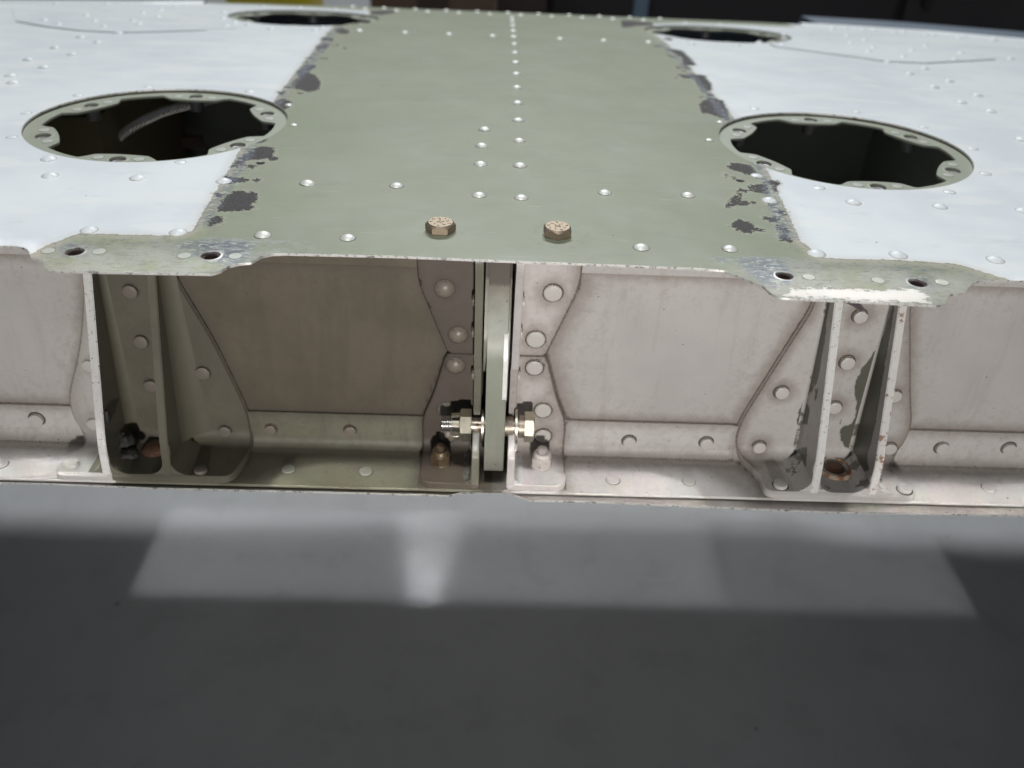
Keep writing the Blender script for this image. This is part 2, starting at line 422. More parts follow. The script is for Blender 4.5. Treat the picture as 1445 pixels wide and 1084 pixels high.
def sheet(name, outline, fn, thick, mats, parent=None, holes=(), grid=None, step=2.0, attrs=None, cham=0.25, edge_step=None, edge_mat=0, ang=38):
    """a plate cut from (u,v); fn(U,V,W)->(n,3) puts it in space, W runs into the material.
    grid: list of (u0,u1,du,v0,v1,dv) regions of inner points. attrs: name -> f(P)"""
    es = edge_step or step
    loops = [resample(outline, es)]+[resample(h, min(es, 1.6)) for h in holes]
    # orientation: outline ccw, holes cw
    def area(p): return 0.5*np.sum(p[:, 0]*np.roll(p[:, 1], -1)-np.roll(p[:, 0], -1)*p[:, 1])
    for i, l in enumerate(loops):
        if (area(l) > 0) != (i == 0): loops[i] = l[::-1]
    if grid is None:
        o = loops[0]; grid = [(o[:, 0].min(), o[:, 0].max(), step, o[:, 1].min(), o[:, 1].max(), step)]
    pts = []
    for (u0, u1, du, v0, v1, dv) in grid:
        g = np.stack(np.meshgrid(np.arange(u0+du/2, u1, du), np.arange(v0+dv/2, v1, dv)), -1).reshape(-1, 2)
        if len(g): pts.append(g)
    if pts:
        g = np.concatenate(pts)
        keep = inside(g, loops[0])
        for h in loops[1:]: keep &= ~inside(g, h)
        g = g[keep]
        for l in loops:
            lo, hi = l.min(0)-2, l.max(0)+2
            m = ((g > lo) & (g < hi)).all(1)
            d = np.full(len(g), 9.0); d[m] = segdist(g[m], l)
            g = g[d > 0.35*min(es, 1.6)]
    else: g = np.zeros((0, 2))
    V = []; E = []
    for l in loops:
        s = len(V); V += [tuple(p) for p in l]; n = len(l)
        E += [(s+i, s+(i+1) % n) for i in range(n)]
    nb = len(V)
    V += [tuple(p) for p in g]
    r = delaunay_2d_cdt([Vector(p) for p in V], E, [], 0, 1e-5)
    vo = np.array([tuple(v) for v in r[0]]); F = np.array([f[:] for f in r[2]], int)
    orig = r[3]
    cen = vo[F].mean(1)
    keep = inside(cen, loops[0])
    for h in loops[1:]: keep &= ~inside(cen, h)
    F = F[keep]
    a2 = vo[F]
    ar = (a2[:, 1, 0]-a2[:, 0, 0])*(a2[:, 2, 1]-a2[:, 0, 1])-(a2[:, 2, 0]-a2[:, 0, 0])*(a2[:, 1, 1]-a2[:, 0, 1])
    F = np.where((ar > 0)[:, None], F, F[:, ::-1])
    F = F[np.abs(ar) > 1e-7]
    nv = len(vo)
    inv = {}
    for i, oo in enumerate(orig):
        for k in oo: inv[k] = i
    # boundary rings
    ring0, outd = [], []
    s = 0; ringidx = []
    for l in loops:
        n = len(l); idx = [inv.get(s+i, 0) for i in range(n)]
        t = np.roll(l, -1, 0)-np.roll(l, 1, 0); t /= np.maximum(1e-9, np.hypot(t[:, 0], t[:, 1]))[:, None]
        nrm = np.stack([t[:, 1], -t[:, 0]], -1)
        ringidx.append((idx, l, nrm)); s += n
    UV = [vo]; WW = [np.zeros(nv)]
    base = nv; faces = [F]; quads = []
    for idx, l, nrm in ringidx:
        n = len(l)
        UV.append(l+nrm*cham*0.8); WW.append(np.full(n, cham))
        UV.append(l+nrm*cham*0.8); WW.append(np.full(n, thick))
        a, b = base, base+n
        for i in range(n):
            j = (i+1) % n
            quads.append((idx[i], a+i, a+j, idx[j]))
            quads.append((a+i, b+i, b+j, a+j))
        base += 2*n
        ringidx[ringidx.index((idx, l, nrm)) if False else 0]
    UVa = np.concatenate(UV); Wa = np.concatenate(WW)
    # bottom: reuse triangulation with its boundary at full thickness
    bot0 = len(UVa)
    UVa = np.concatenate([UVa, vo]); Wa = np.concatenate([Wa, np.full(nv, thick)])
    Fb = F[:, ::-1]+bot0
    base = nv
    for idx, l, nrm in ringidx:
        n = len(l); b = base+n
        for i in range(n):
            j = (i+1) % n
            quads.append((b+i, bot0+idx[i], bot0+idx[j], b+j))
        base += 2*n
    P3 = fn(UVa[:, 0], UVa[:, 1], Wa)*MM
    me = bpy.data.meshes.new(name)
    fl = [tuple(int(c) for c in f) for f in F]+[tuple(int(c) for c in f) for f in Fb]
    fl2 = [tuple(q) for q in quads if len(set(q)) == 4]
    me.from_pydata([tuple(p) for p in P3], [], fl+fl2)
    for m in (mats if isinstance(mats, (list, tuple)) else [mats]): me.materials.append(m)
    if edge_mat:
        mi = np.zeros(len(fl)+len(fl2), np.int32); mi[len(fl):] = edge_mat
        me.polygons.foreach_set('material_index', mi)
    bm = bmesh.new(); bm.from_mesh(me)
    bmesh.ops.recalc_face_normals(bm, faces=bm.faces)
    bm.to_mesh(me); bm.free()
    base_attrs = {'olive': 0.0, 'grime_shade': 20.0, 'sd_chip': 12.0, 'sd_white': 12.0, 'sd_scuff': 12.0, 'sd_flake': 12.0}
    for k, dflt in base_attrs.items():
        f = (attrs or {}).get(k)
        vals = np.full(len(UVa), dflt) if f is None else (np.full(len(UVa), float(f)) if isinstance(f, (int, float)) else f(UVa))
        at = me.attributes.new(k, 'FLOAT', 'POINT')
        at.data.foreach_set('value', vals.astype(np.float32))
    finish(me, ang)
    return link(name, me, parent)

def lathe(bm, prof, n=20, mat=0, M=None):
    """profile [(r,z)...] turned round z"""
    rings = []
    for r, z in prof:
        if r < 1e-6: rings.append([bm.verts.new((0, 0, z))])
        else: rings.append([bm.verts.new((r*math.cos(2*math.pi*i/n), r*math.sin(2*math.pi*i/n), z)) for i in range(n)])
    fs = []
    for a, b in zip(rings, rings[1:]):
        for i in range(n):
            j = (i+1) % n
            if len(a) == 1 and len(b) == 1: continue
            if len(a) == 1: fs.append(bm.faces.new((a[0], b[i], b[j])))
            elif len(b) == 1: fs.append(bm.faces.new((a[i], b[0], a[j])))
            else: fs.append(bm.faces.new((a[i], b[i], b[j], a[j])))
    for f in fs: f.material_index = mat
    if M is not None:
        vs = [v for r in rings for v in r]
        bmesh.ops.transform(bm, matrix=M, verts=vs)
    return rings

def hexprism(bm, af, h, z0=0.0, cham=0.5, mat=0, M=None, ph=0.0):
    R = af/math.sqrt(3)
    rings = []
    for rr, z in ((0, z0), (R, z0), (R, z0+h-cham), ):
        if rr == 0: rings.append([bm.verts.new((0, 0, z))]); continue
        rings.append([bm.verts.new((rr*math.cos(math.pi/3*(i//2)+ (0 if i % 2 == 0 else math.pi/6)+ph)*(1 if i % 2 == 0 else math.cos(math.pi/6)),
                                    rr*math.sin(math.pi/3*(i//2)+(0 if i % 2 == 0 else math.pi/6)+ph)*(1 if i % 2 == 0 else math.cos(math.pi/6)), z)) for i in range(12)])
    # chamfer: corners cut lower than flats
    top_side = []
    for i in range(12):
        v = rings[-1][i]; v.co.z = z0+h-cham if i % 2 == 0 else z0+h-cham*0.35
    rt = af/2*0.93
    rings.append([bm.verts.new((rt*math.cos(math.pi/6*i+ph), rt*math.sin(math.pi/6*i+ph), z0+h)) for i in range(12)])
    rings.append([bm.verts.new((0, 0, z0+h))])
    n = 12; fs = []
    for a, b in zip(rings, rings[1:]):
        for i in range(n):
            j = (i+1) % n
            if len(a) == 1: fs.append(bm.faces.new((a[0], b[i], b[j])))
            elif len(b) == 1: fs.append(bm.faces.new((a[i], b[0], a[j])))
            else: fs.append(bm.faces.new((a[i], b[i], b[j], a[j])))
    for f in fs: f.material_index = mat
    if M is not None: bmesh.ops.transform(bm, matrix=M, verts=[v for r in rings for v in r])

def box(bm, x0, x1, y0, y1, z0, z1, bev=0.0, mat=0, M=None):
    r = bmesh.ops.create_cube(bm, size=1.0)
    vs = r['verts']
    for v in vs:
        v.co = Vector(((x0+x1)/2+v.co.x*(x1-x0), (y0+y1)/2+v.co.y*(y1-y0), (z0+z1)/2+v.co.z*(z1-z0)))
    fs = list({f for v in vs for f in v.link_faces})
    for f in fs: f.material_index = mat
    if bev > 0:
        es = list({e for v in vs for e in v.link_edges})
        rr = bmesh.ops.bevel(bm, geom=es, offset=bev, segments=2, affect='EDGES', profile=0.5)
        vs = list({v for f in rr['faces'] for v in f.verts})
        allv = set(vs)
        # collect whole island
        stack = list(vs)
        while stack:
            v = stack.pop()
            for e in v.link_edges:
                w = e.other_vert(v)
                if w not in allv: allv.add(w); stack.append(w)
        vs = list(allv)
    if M is not None: bmesh.ops.transform(bm, matrix=M, verts=vs)
    return vs

def tube(bm, pts, r, n=8, mat=0):
    pts = [Vector(p) for p in pts]; rings = []
    up = Vector((0.13, 0.2, 1)).normalized()
    for i, p in enumerate(pts):
        t = (pts[min(i+1, len(pts)-1)]-pts[max(i-1, 0)]).normalized()
        a = t.cross(up).normalized(); b = a.cross(t).normalized()
        rr = r[i] if isinstance(r, (list, tuple)) else r
        rings.append([bm.verts.new(p+rr*(math.cos(2*math.pi*k/n)*a+math.sin(2*math.pi*k/n)*b)) for k in range(n)])
    for A, B in zip(rings, rings[1:]):
        for k in range(n):
            f = bm.faces.new((A[k], A[(k+1) % n], B[(k+1) % n], B[k])); f.material_index = mat
    bm.faces.new(rings[0]).material_index = mat; bm.faces.new(rings[-1]).material_index = mat

def mesh_from(build, name, mats):
    bm = bmesh.new(); build(bm)
    bmesh.ops.recalc_face_normals(bm, faces=bm.faces)
    bmesh.ops.scale(bm, vec=(MM, MM, MM), verts=bm.verts)
    me = bpy.data.meshes.new(name); bm.to_mesh(me); bm.free()
    for m in (mats if isinstance(mats, (list, tuple)) else [mats]): me.materials.append(m)
    finish(me, 40)
    return me

def dome_prof(r, h, skirt=True, seg=6):
    R = (r*r+h*h)/(2*h); p = [(0, h)]
    amax = math.asin(min(1, r/R))
    for i in range(1, seg+1):
        a = amax*i/seg
        p.append((R*math.sin(a), h-R+R*math.cos(a)))
    return p

def rivet_mesh(r, h, mat, bead=M_GRIMEW, bw=0.35, flat=0.0, n=18, name='rivet'):
    """domed head, or flat-topped head when flat>0, sitting in a thin bead of paint"""
    def b(bm):
        if flat > 0:
            prof = [(0, h), (r*flat, h*0.985), (r*(flat*0.4+0.6), h*0.86), (r*0.985, h*0.5), (r, 0.0), (r, -0.6)]
        else:
            prof = dome_prof(r, h)+[(r, -0.6)]
        lathe(bm, prof, n, 0)
        lathe(bm, [(r*0.9, 0.10), (r+bw*0.5, 0.09), (r+bw, -0.05)], n, 1)
    return mesh_from(b, name, [mat, bead])

def shank_mesh(r, h, mat, bead, n=18, tilt=0.0):
    def b(bm):
        lathe(bm, [(0, h), (r*0.85, h), (r*0.97, h-0.12), (r, h-0.4), (r*1.02, 0), (r, -0.6)], n, 0)
        lathe(bm, [(r*0.9, 0.16), (r+0.35, 0.12), (r+0.75, -0.05)], n, 1)
    return mesh_from(b, 'rivet', [mat, bead])

def put(me, name, parent, loc, nrm=(0, 0, 1), spin=None, scale=1.0):
    o = bpy.data.objects.new(name, me); COL.objects.link(o); o.parent = parent
    q = Vector(nrm).normalized().to_track_quat('Z', 'Y')
    if name == 'rivet': q = (Vector(nrm).normalized()+Vector((random.gauss(0, .018), random.gauss(0, .018), random.gauss(0, .018)))).to_track_quat('Z', 'Y'); scale *= random.uniform(0.95, 1.05)
    M = Matrix.Translation(Vector(loc)*MM) @ q.to_matrix().to_4x4()
    M = M @ Matrix.Rotation(random.uniform(0, 6.28) if spin is None else spin, 4, 'Z') @ Matrix.Scale(scale, 4)
    o.matrix_local = M
    return o

def empty(name, label, cat, loc=(0, 0, 0)):
    o = bpy.data.objects.new(name, None); COL.objects.link(o); o.location = Vector(loc)*MM
    o.empty_display_size = 0.05
    o['label'] = label; o['category'] = cat
    return o

# ================================================================== floor and back wall
FZ = -450.0
def plane_grid(name, x0, x1, y0, y1, z, mat, kind):
    bm = bmesh.new()
    vs = [bm.verts.new(p) for p in ((x0, y0, z), (x1, y0, z), (x1, y1, z), (x0, y1, z))]
    bm.faces.new(vs)
    o = bm_obj(name, bm, mat, recalc=False); o['kind'] = kind
    return o
n = NT("grey_floor_paint")
fc = n.mix(n.step(n.noise(0.006, 5, 0.6), 0.3, 0.7), (0.365, 0.367, 0.372), (0.405, 0.408, 0.412))
fc = n.mix(n.math('MULTIPLY', n.step(n.noise(0.02, 6, 0.7), 0.5, 0.65), 0.25), fc, (0.27, 0.27, 0.27))
fc = n.mix(n.math('MULTIPLY', specks(n, 0.02, 0.06, 0.55), 0.6), fc, (0.05, 0.05, 0.05))
M_FLOOR = n.out(fc, 0.6, 0, n.bump(n.noise(0.05, 4), 0.3), 0.3)
plane_grid('floor', -6000, 6000, -4000, 6000, FZ, M_FLOOR, 'structure')
M_WALL = simple("dark_wall", (0.035, 0.03, 0.032), 0.8, nscale=0.004)
bm = bmesh.new(); box(bm, -6000, 6000, 3600, 3700, FZ, 2400)
o = bm_obj('back_wall', bm, M_WALL); o['kind'] = 'structure'

# ================================================================== the wing section
wing = empty('wing_section', 'riveted white and pale green aircraft wing centre section lying open-ended', 'aircraft part')

# ---- upper skin
HL, HR = (-163.0, 120.0), (150.0, 120.0)
FLC, FRC = (-161.0, 446.0), (161.0, 450.0)
RH = 56.5
edge_px = [(0, 346.5), (22, 347), (36, 350), (41.5, 355), (43, 363.7), (61, 367), (64, 379), (69, 381.5), (299, 386), (310, 382.5),
           (321, 375.5), (337, 371.5), (354, 370), (368, 361.5), (384, 358), (400, 357.3), (560, 361), (700, 367), (860, 373), (980, 378), (1022, 381),
           (1044, 390), (1062, 397), (1076.5, 402), (1086, 412), (1095, 417), (1106, 420), (1210, 424.5), (1326, 430.5), (1335.5, 428), (1338, 415.5),
           (1362, 412), (1367, 404), (1372, 399), (1386, 395), (1445, 396)]
edge = [tuple(top(*p)[:2]) for p in edge_px]
front = [(-500, -14.5)]+edge+[(500, -16.5)]
rear = [(500, 440), (430, 492), (360, 545), (300, 566), (230, 578), (140, 577), (0, 574), (-140, 566), (-230, 556), (-270, 545), (-330, 505), (-400, 464), (-500, 400)]
outline = front+rear

s3 = 3.0104
white_L = [(-520, 640), (-520, -40), (-163, -40), (-157, -15), (-150, -4.5), (-117, -3.6), (-113.5, 1), (-114.5, 20), (-116, 55), (-119, 104), (-119.5, 140), (-121, 177), (-122.5, 230),
           (-124, 279), (-127, 340), (-130, 395), (-133, 430), (-118, 470), (-112, 516), (-150, 530), (-215, 536), (-275, 530), (-285, 640)]
white_R = [(520, 640), (520, -40), (172, -40), (163, -16), (150, -5), (131, -3.5), (103, -4), (99.5, 9.7), (102, 40), (103.8, 61), (106.5, 100), (108.5, 150), (108, 190), (107.5, 222), (107.5, 300), (108.5, 379),
           (107, 430), (112, 500), (150, 530), (205, 536), (248, 532), (258, 640)]
a4 = 4.517
def Lc(l): return topxy(l, a4, 280, 60)
def Rc(l): return topxy(l, 1445/420.0, 980, 100)
def L4(l): return topxy(l, 4.516, 280, 0)
def R5(l): return topxy(l, 3.803, 860, 0)
chips = [
    Lc([(130, 1075), (160, 1010), (215, 960), (265, 945), (290, 960), (345, 955), (370, 990), (330, 1030), (340, 1060), (240, 1070)]),
    Lc([(245, 770), (300, 720), (350, 680), (400, 668), (470, 670), (475, 705), (440, 735), (300, 750), (225, 795)]),
    Lc([(455, 735), (495, 735), (498, 748), (460, 748)]),
    Lc([(635, 190), (680, 145), (740, 140), (735, 160), (690, 190), (745, 215), (775, 260), (760, 300), (700, 315), (620, 290), (600, 260), (650, 220)]),
    Lc([(760, 35), (820, 5), (810, 35), (765, 45)]),
    Lc([(500, 375), (540, 360), (580, 380), (575, 415), (540, 425), (500, 400)]),
    Lc([(370, 627), (430, 610), (430, 622), (380, 640)]),
    Lc([(180, 858), (265, 865), (270, 880), (190, 892)]),
    Lc([(310, 790), (360, 790), (350, 803), (320, 798)]), Lc([(510, 315), (545, 315), (530, 335)]),
    L4([(795, 235), (860, 248), (850, 262), (790, 258)]), L4([(760, 290), (820, 280), (810, 310), (760, 315)]),
    L4([(870, 188), (920, 180), (960, 205), (940, 218), (900, 214)]), L4([(1100, 70), (1240, 65), (1250, 82), (1160, 96), (1100, 92)]),
    Rc([(165, 465), (220, 450), (270, 465), (310, 505), (260, 500), (190, 480)]), Rc([(290, 555), (330, 550), (350, 580), (310, 590)]),
    Rc([(185, 752), (220, 722), (275, 748), (282, 772), (260, 788), (225, 775)]), Rc([(418, 790), (440, 802), (470, 826), (430, 826)]),
    Rc([(30, 160), (80, 130), (130, 145), (150, 185), (165, 240), (100, 215), (40, 200)]),
    Rc([(0, 30), (40, 22), (70, 60), (80, 95), (55, 95), (20, 70)]), Rc([(160, 662), (205, 608), (222, 600), (212, 630), (175, 662)]),
    Rc([(205, 635), (290, 640), (240, 650), (200, 645)]), Rc([(340, 712), (400, 716), (395, 730), (350, 725)]), Rc([(280, 765), (330, 772), (320, 780)]),
    Rc([(125, 500), (165, 502), (160, 515), (130, 515)]), Rc([(350, 535), (400, 535), (415, 552), (380, 555)]),
    R5([(310, 262), (380, 270), (425, 310), (460, 350), (400, 352), (395, 310), (340, 280)]), R5([(290, 205), (330, 205), (325, 218)]),
    R5([(65, 110), (105, 110), (225, 122), (230, 140), (150, 138), (70, 150)]), R5([(370, 402), (480, 402), (500, 420), (400, 418)]),
]
scuffs = [topxy([(235, 346), (290, 336), (362, 338), (360, 366), (330, 378), (285, 368)]), topxy([(80, 345), (128, 341), (125, 362), (88, 364)]),
          topxy([(1032, 363), (1068, 361), (1105, 364), (1125, 396), (1096, 412), (1058, 392)]), topxy([(1268, 392), (1305, 385), (1318, 404), (1285, 408)]),
          topxy([(1240, 374), (1310, 378), (1308, 383), (1245, 379)]), topxy([(1000, 362), (1035, 362), (1035, 372), (1010, 372)])]
flakes = [topxy([(1105, 418), (1120, 408), (1178, 407), (1235, 411), (1300, 408), (1312, 428), (1200, 423)])]

def along(seam, k, side, rr):
    seam = np.array(seam, float); out = []
    seg = np.hypot(*np.diff(seam, axis=0).T); cum = np.concatenate([[0], np.cumsum(seg)])
    for _ in range(k):
        t = rr.uniform(0, cum[-1]); i = int(np.searchsorted(cum, t))-1; i = max(0, min(i, len(seg)-1))
        p = seam[i]+(seam[i+1]-seam[i])*(t-cum[i])/seg[i]
        off = abs(rr.gauss(0, 1))*6.0+0.6
        cx_, cy__ = p[0]+side*off, p[1]
        a, b, th = rr.uniform(1.0, 4.6), rr.uniform(0.7, 1.8)*1.4, rr.uniform(-0.6, 0.6)+math.pi/2
        poly = []
        for j in range(9):
            ph = j/9*2*math.pi; q = rr.uniform(0.55, 1.25)
            u, v = a*q*math.cos(ph), b*q*math.sin(ph)
            poly.append((cx_+u*math.cos(th)-v*math.sin(th), cy__+u*math.sin(th)+v*math.cos(th)))
        out.append(poly)
    return out
seamL = [(-114, 4), (-116, 55), (-119, 104)]; seamL2 = [(-120, 150), (-121, 177), (-122.5, 230), (-124, 279), (-127, 340), (-129, 400)]
seamR = [(99.8, 10), (103.8, 61), (106.5, 95)]; seamR2 = [(108.5, 150), (107.5, 222), (107.5, 300), (108.5, 379)]
rr = random.Random(11)
NBIG = len(chips)
chips += along(seamL, 12, 1, rr)+along(seamL2, 26, 1, rr)+along(seamR, 13, -1, rr)+along(seamR2, 24, -1, rr)
def strip(seam, side, w):
    a = [(x+side*0.3, y) for x, y in seam]; b = [(x+side*(0.3+w*rr.uniform(0.6, 1.3)), y) for x, y in seam]
    return a+b[::-1]
scuffs += [strip(dq, sd, w) for dq, sd, w in ((seamL, 1, 8), (seamL2, 1, 6), (seamR, -1, 9), (seamR2, -1, 6))]

# fixing holes: open rivet holes along the seams and the four dimpled tab holes
open_holes = [(top(280+395/a4, 60+768/a4), 1.9), (top(280+650/a4, 60+323/a4), 1.6), (top(280+790/a4, 60+101/a4), 1.9),
              (top(980+222/3.44, 100+533/3.44), 1.9), (top(980+52/3.44, 100+180/3.44), 1.7), (top(860+402/3.8, 382/3.8), 1.8)]
tab_holes = [(top(105, 355), 3.1), (top(297, 360.5), 3.2), (top(1107, 389), 3.0), (top(1295, 399), 3.1)]
holes = [circle(*HL, RH, 90), circle(*HR, RH, 90), circle(*FLC, 57, 60), circle(*FRC, 57, 60)]
holes += [circle(p[0], p[1], r, 18) for p, r in open_holes+tab_holes]

def skin_fn(U, V, W):
    return np.stack([U, V, zs(V)-W], -1)
upper = sheet('upper_skin', outline, skin_fn, 0.9, [M_SKIN, M_BARE], wing, holes=holes, edge_mat=1,
              grid=[(-172, 172, 2.0, -38, 62, 1.6), (-145, -92, 1.6, 62, 300, 1.8), (88, 130, 1.6, 62, 300, 1.8), (-92, 88, 6, 62, 560, 6),
                    (-145, -92, 3, 300, 560, 4), (88, 145, 3, 300, 560, 4), (-480, -145, 9, 62, 560, 7), (145, 480, 9, 62, 560, 7),
                    (-480, -172, 9, -10, 62, 7), (172, 480, 9, -10, 62, 7)], step=2.5,
              attrs={'sd_white': lambda P: sdf(P, [white_L, white_R]), 'sd_chip': lambda P: np.minimum(sdf(P, chips[:NBIG])-0.7, sdf(P, chips[NBIG:])), 'grime_shade': lambda P: np.minimum.reduce([np.abs(np.hypot(P[:, 0]-bx, P[:, 1]-by)-br) for bx, by, br in ((-28.9, 8.2, 7.2), (12.2, 8.0, 7.6), (12.8, 7.6, 10.5))]),
                     'sd_scuff': lambda P: sdf(P, scuffs), 'sd_flake': lambda P: sdf(P, flakes)}, cham=0.12)

def top_put(me, name, parent, x, y, dz=0.0, **k):
    return put(me, name, parent, (x, y, float(zs(y))+dz), (0, -slope(y), 1), **k)

R_BIG_W = rivet_mesh(2.9, 1.25, M_RIVW)
R_BIG_G = rivet_mesh(2.8, 1.25, M_RIVA, M_SEAL, 0.18)
R_SML_W = rivet_mesh(2.35, 0.55, M_RIVW, n=14)
R_SML_G = rivet_mesh(1.9, 0.7, M_RIVA, M_SEAL, 0.15, n=14)
R_FLUSH = rivet_mesh(2.35, 0.14, M_RIVW, M_SEAL, 0.22, flat=0.9, n=20)
R_FLUSHS = rivet_mesh(2.2, 0.12, simple("flush_rivet_pale", (0.40, 0.42, 0.38), 0.5), M_SEAL, 0.12, flat=0.9, n=18)

cy_ = [40.6, 76.4, 109.3, 141.3, 173, 206, 239.5, 272.7, 306.3, 340.5, 373.5, 407, 440, 473, 506]
green_riv = [(0, y) for y in cy_]+[(-15.7, 124.5), (-16.5, 100.4), (-16.5, 76.3), (-16.2, 41.6)]
green_riv += [(-89.0, -0.8), (-60.1, -0.8), (41.0, -0.5), (72.2, 0.8), (-82.8, 47.6), (-48.5, 48.4), (32.9, 48.9), (65.8, 49.3)]
green_riv += [(x, 373.5) for x in (-108.5, -76.7, -45.7, -14.9, 32.7, 63.8, 95.7)]
for x in np.arange(-127, 132, 27.0): green_riv.append((float(x), 538.0+0.02*x))
for x in np.arange(-141, 145, 27.6): green_riv.append((float(x), 563+0.035*x))
green_small = [(-111.8, 153.0), (-102.7, 120.4), (88.2, 121.0), (99.5, 151.5)]
white_riv = [(-147.5, -1.5), (-117.8, -1.0), (102.2, -0.5), (131.4, 0.6), (165.4, -0.8), (-188.9, 64.2), (-180.7, 46.2), (-147.6, 47.0), (-114.9, 46.9), (97.6, 47.0), (131.2, 48.0), (165.3, 46.7), (197.9, 45.5),
             (-270.5, 227.5), (-254.7, 210.7), (-262.2, 189.6), (-254.4, 175.4), (-271.4, 263.2), (-254.4, 246.3), (-271.7, 300.9), (-255.6, 285.4), (-255.9, 321.4), (-274.8, 345.1), (-290.9, 370.7), (-307.8, 397.3), (-306.3, 348.5), (-322.7, 364.3), (-267.4, 378.5), (-258.3, 364.5), (-276.6, 423.7), (-260.0, 407.1), (-272.2, 449.5), (-271.9, 484.6), (-224.3, 450.8), (-213.9, 411.6), (-200.6, 371.2), (-187.8, 380.4), (-168.2, 365.0), (-138.3, 367.9), (-136.0, 383.7),
             (215.5, 454.2), (208.8, 428.9), (195.5, 389.4), (159.9, 377.3), (126.8, 374.1), (124.9, 391.5), (181.0, 397.6), (274.5, 514.2), (271.1, 468.8), (254.9, 415.3), (274.6, 439.6), (264.3, 393.9), (253.4, 373.8), (270.5, 353.9), (290.5, 388.0), (312.4, 415.0), (306.1, 352.4), (324.5, 383.2), (249.6, 328.2), (351.9, 365.3), (266.1, 307.8), (247.9, 287.7), (264.4, 268.0), (246.6, 248.4), (264.3, 230.3), (246.6, 211.4), (254.3, 193.2), (244.9, 141.1),
             (-392.7, 440), (-360, 466), (-327, 484), (-296, 500), (-400.4, 462), (-200, 392), (-150, 520), (-180, 522), (-210, 517), (180, 522), (210, 515), (150, 523)]
for a, b in (((285, 545), (440, 452)), ((278, 562), (425, 480))):
    for i in range(8):
        t = i/7; white_riv.append((a[0]+(b[0]-a[0])*t, a[1]+(b[1]-a[1])*t))
white_small = [(-214.3, 156.5), (-187.7, 177.2), (-136.1, 176.5), (-224.6, 123.8), (-214.9, 89.0), (-137.3, 65.8), (123.7, 180.9), (177.9, 182.1), (202.9, 156.7), (212.8, 123.3), (202.4, 87.9), (176.1, 63.6), (121.9, 62.9), (99.2, 75)]
for x, y in green_riv: top_put(R_BIG_G, 'rivet', upper, x, y)
for x, y in green_small: top_put(R_SML_G, 'rivet', upper, x, y)
for x, y in white_riv: top_put(R_BIG_W, 'rivet', upper, x, y)
for x, y in white_small: top_put(R_SML_W, 'rivet', upper, x, y, -0.05)
for p in [(68, 354), (140, 355), (260, 361), (332, 361.5), (1141, 391), (1239, 396), (1329, 398.5)]:
    q = top(*p); top_put(R_FLUSHS, 'flush_rivet', upper, q[0], q[1])

UP0 = (0, 0, 1)
# dimple rims round the tab holes
for (p, r) in tab_holes:
    bm = bmesh.new()
    lathe(bm, [(r-0.1, -1.3), (r-0.05, -0.3), (r+0.1, 0.05), (r+0.45, 0.05), (r+0.7, -0.02)], 24)
    o = bm_obj('hole_rim', bm, M_NPLATE, upper, recalc=False); o.location = (p[0]*MM, p[1]*MM, float(zs(p[1]))*MM)

def under_build(bm):
    lathe(bm, [(5.2, 0), (5.2, -0.8), (3.9, -0.8), (3.6, -4.5), (0, -4.5)], 20, 0)
    lathe(bm, [(5.2, 0), (2.3, -0.05), (2.2, -2.2), (0, -2.2)], 20, 1)
UNP = mesh_from(under_build, 'nutplate', [M_NPLATE, simple("dark_brown_thread", (0.075, 0.05, 0.042), 0.5, 0.4)])
for (p, r) in tab_holes: put(UNP, 'nutplate', upper, (p[0], p[1], float(zs(p[1]))-0.95), UP0)

# lapped edge of the far skin patches, with black ribbons standing in for the seams' gap shadow
def ribbon(name, pts, w, mat, parent, dz=0.06, h=0.35):
    bm = bmesh.new(); n = len(pts); L = []
    for i, (x, y) in enumerate(pts):
        a = np.array(pts[max(i-1, 0)]); b = np.array(pts[min(i+1, n-1)]); t = (b-a)/np.hypot(*(b-a)); nn = np.array([-t[1], t[0]])
        ww = w*(0.35 if i in (0, n-1) else 1.0)
        row = []
        for s in (-1, 1):
            q = np.array([x, y])+nn*s*ww/2
            for dh in (-0.2, dz): row.append(bm.verts.new((q[0], q[1], float(zs(q[1]))+dh)))
        L.append(row)
    for A, B in zip(L, L[1:]):
        for i, j in ((0, 1), (1, 3), (3, 2), (2, 0)): bm.faces.new((A[i], A[j], B[j], B[i]))
    bm.faces.new((L[0][0], L[0][1], L[0][3], L[0][2])); bm.faces.new((L[-1][0], L[-1][1], L[-1][3], L[-1][2]))
    return bm_obj(name, bm, mat, parent)
def dens(pts, st=6):
    out = []
    for a, b in zip(pts, pts[1:]):
        a, b = np.array(a, float), np.array(b, float); k = max(1, int(np.hypot(*(b-a))/st))
        out += [tuple(a+(b-a)*i/k) for i in range(k)]
    return out+[pts[-1]]
creaseL = [(-337, 355), (-307, 336), (-282, 326), (-258, 324), (-233, 335), (-207, 350)]
creaseR = [(188, 396), (188, 378), (223, 353), (245, 334), (262, 331), (277, 331), (338, 360)]
for nm, cr, back in (('patch', creaseL, [(-192, 361), (-190, 379), (-190, 385), (-222, 420), (-240, 500), (-300, 480), (-372, 420)]), ('patch', creaseR, [(372, 425), (300, 500), (250, 520), (236, 440), (206, 398)])):
    if nm == 'patch':
        pr = list(cr)+list(back)
        sheet('skin_patch', pr, lambda U, V, W: np.stack([U, V, zs(V)+0.30-W], -1), 0.28, [M_SKIN], wing, step=7,
              attrs={'sd_white': -12.0}, cham=0.1)
    ribbon('seam_shade', dens([(x, y-1.0) for x, y in cr]), 2.8, M_BLACK, wing)

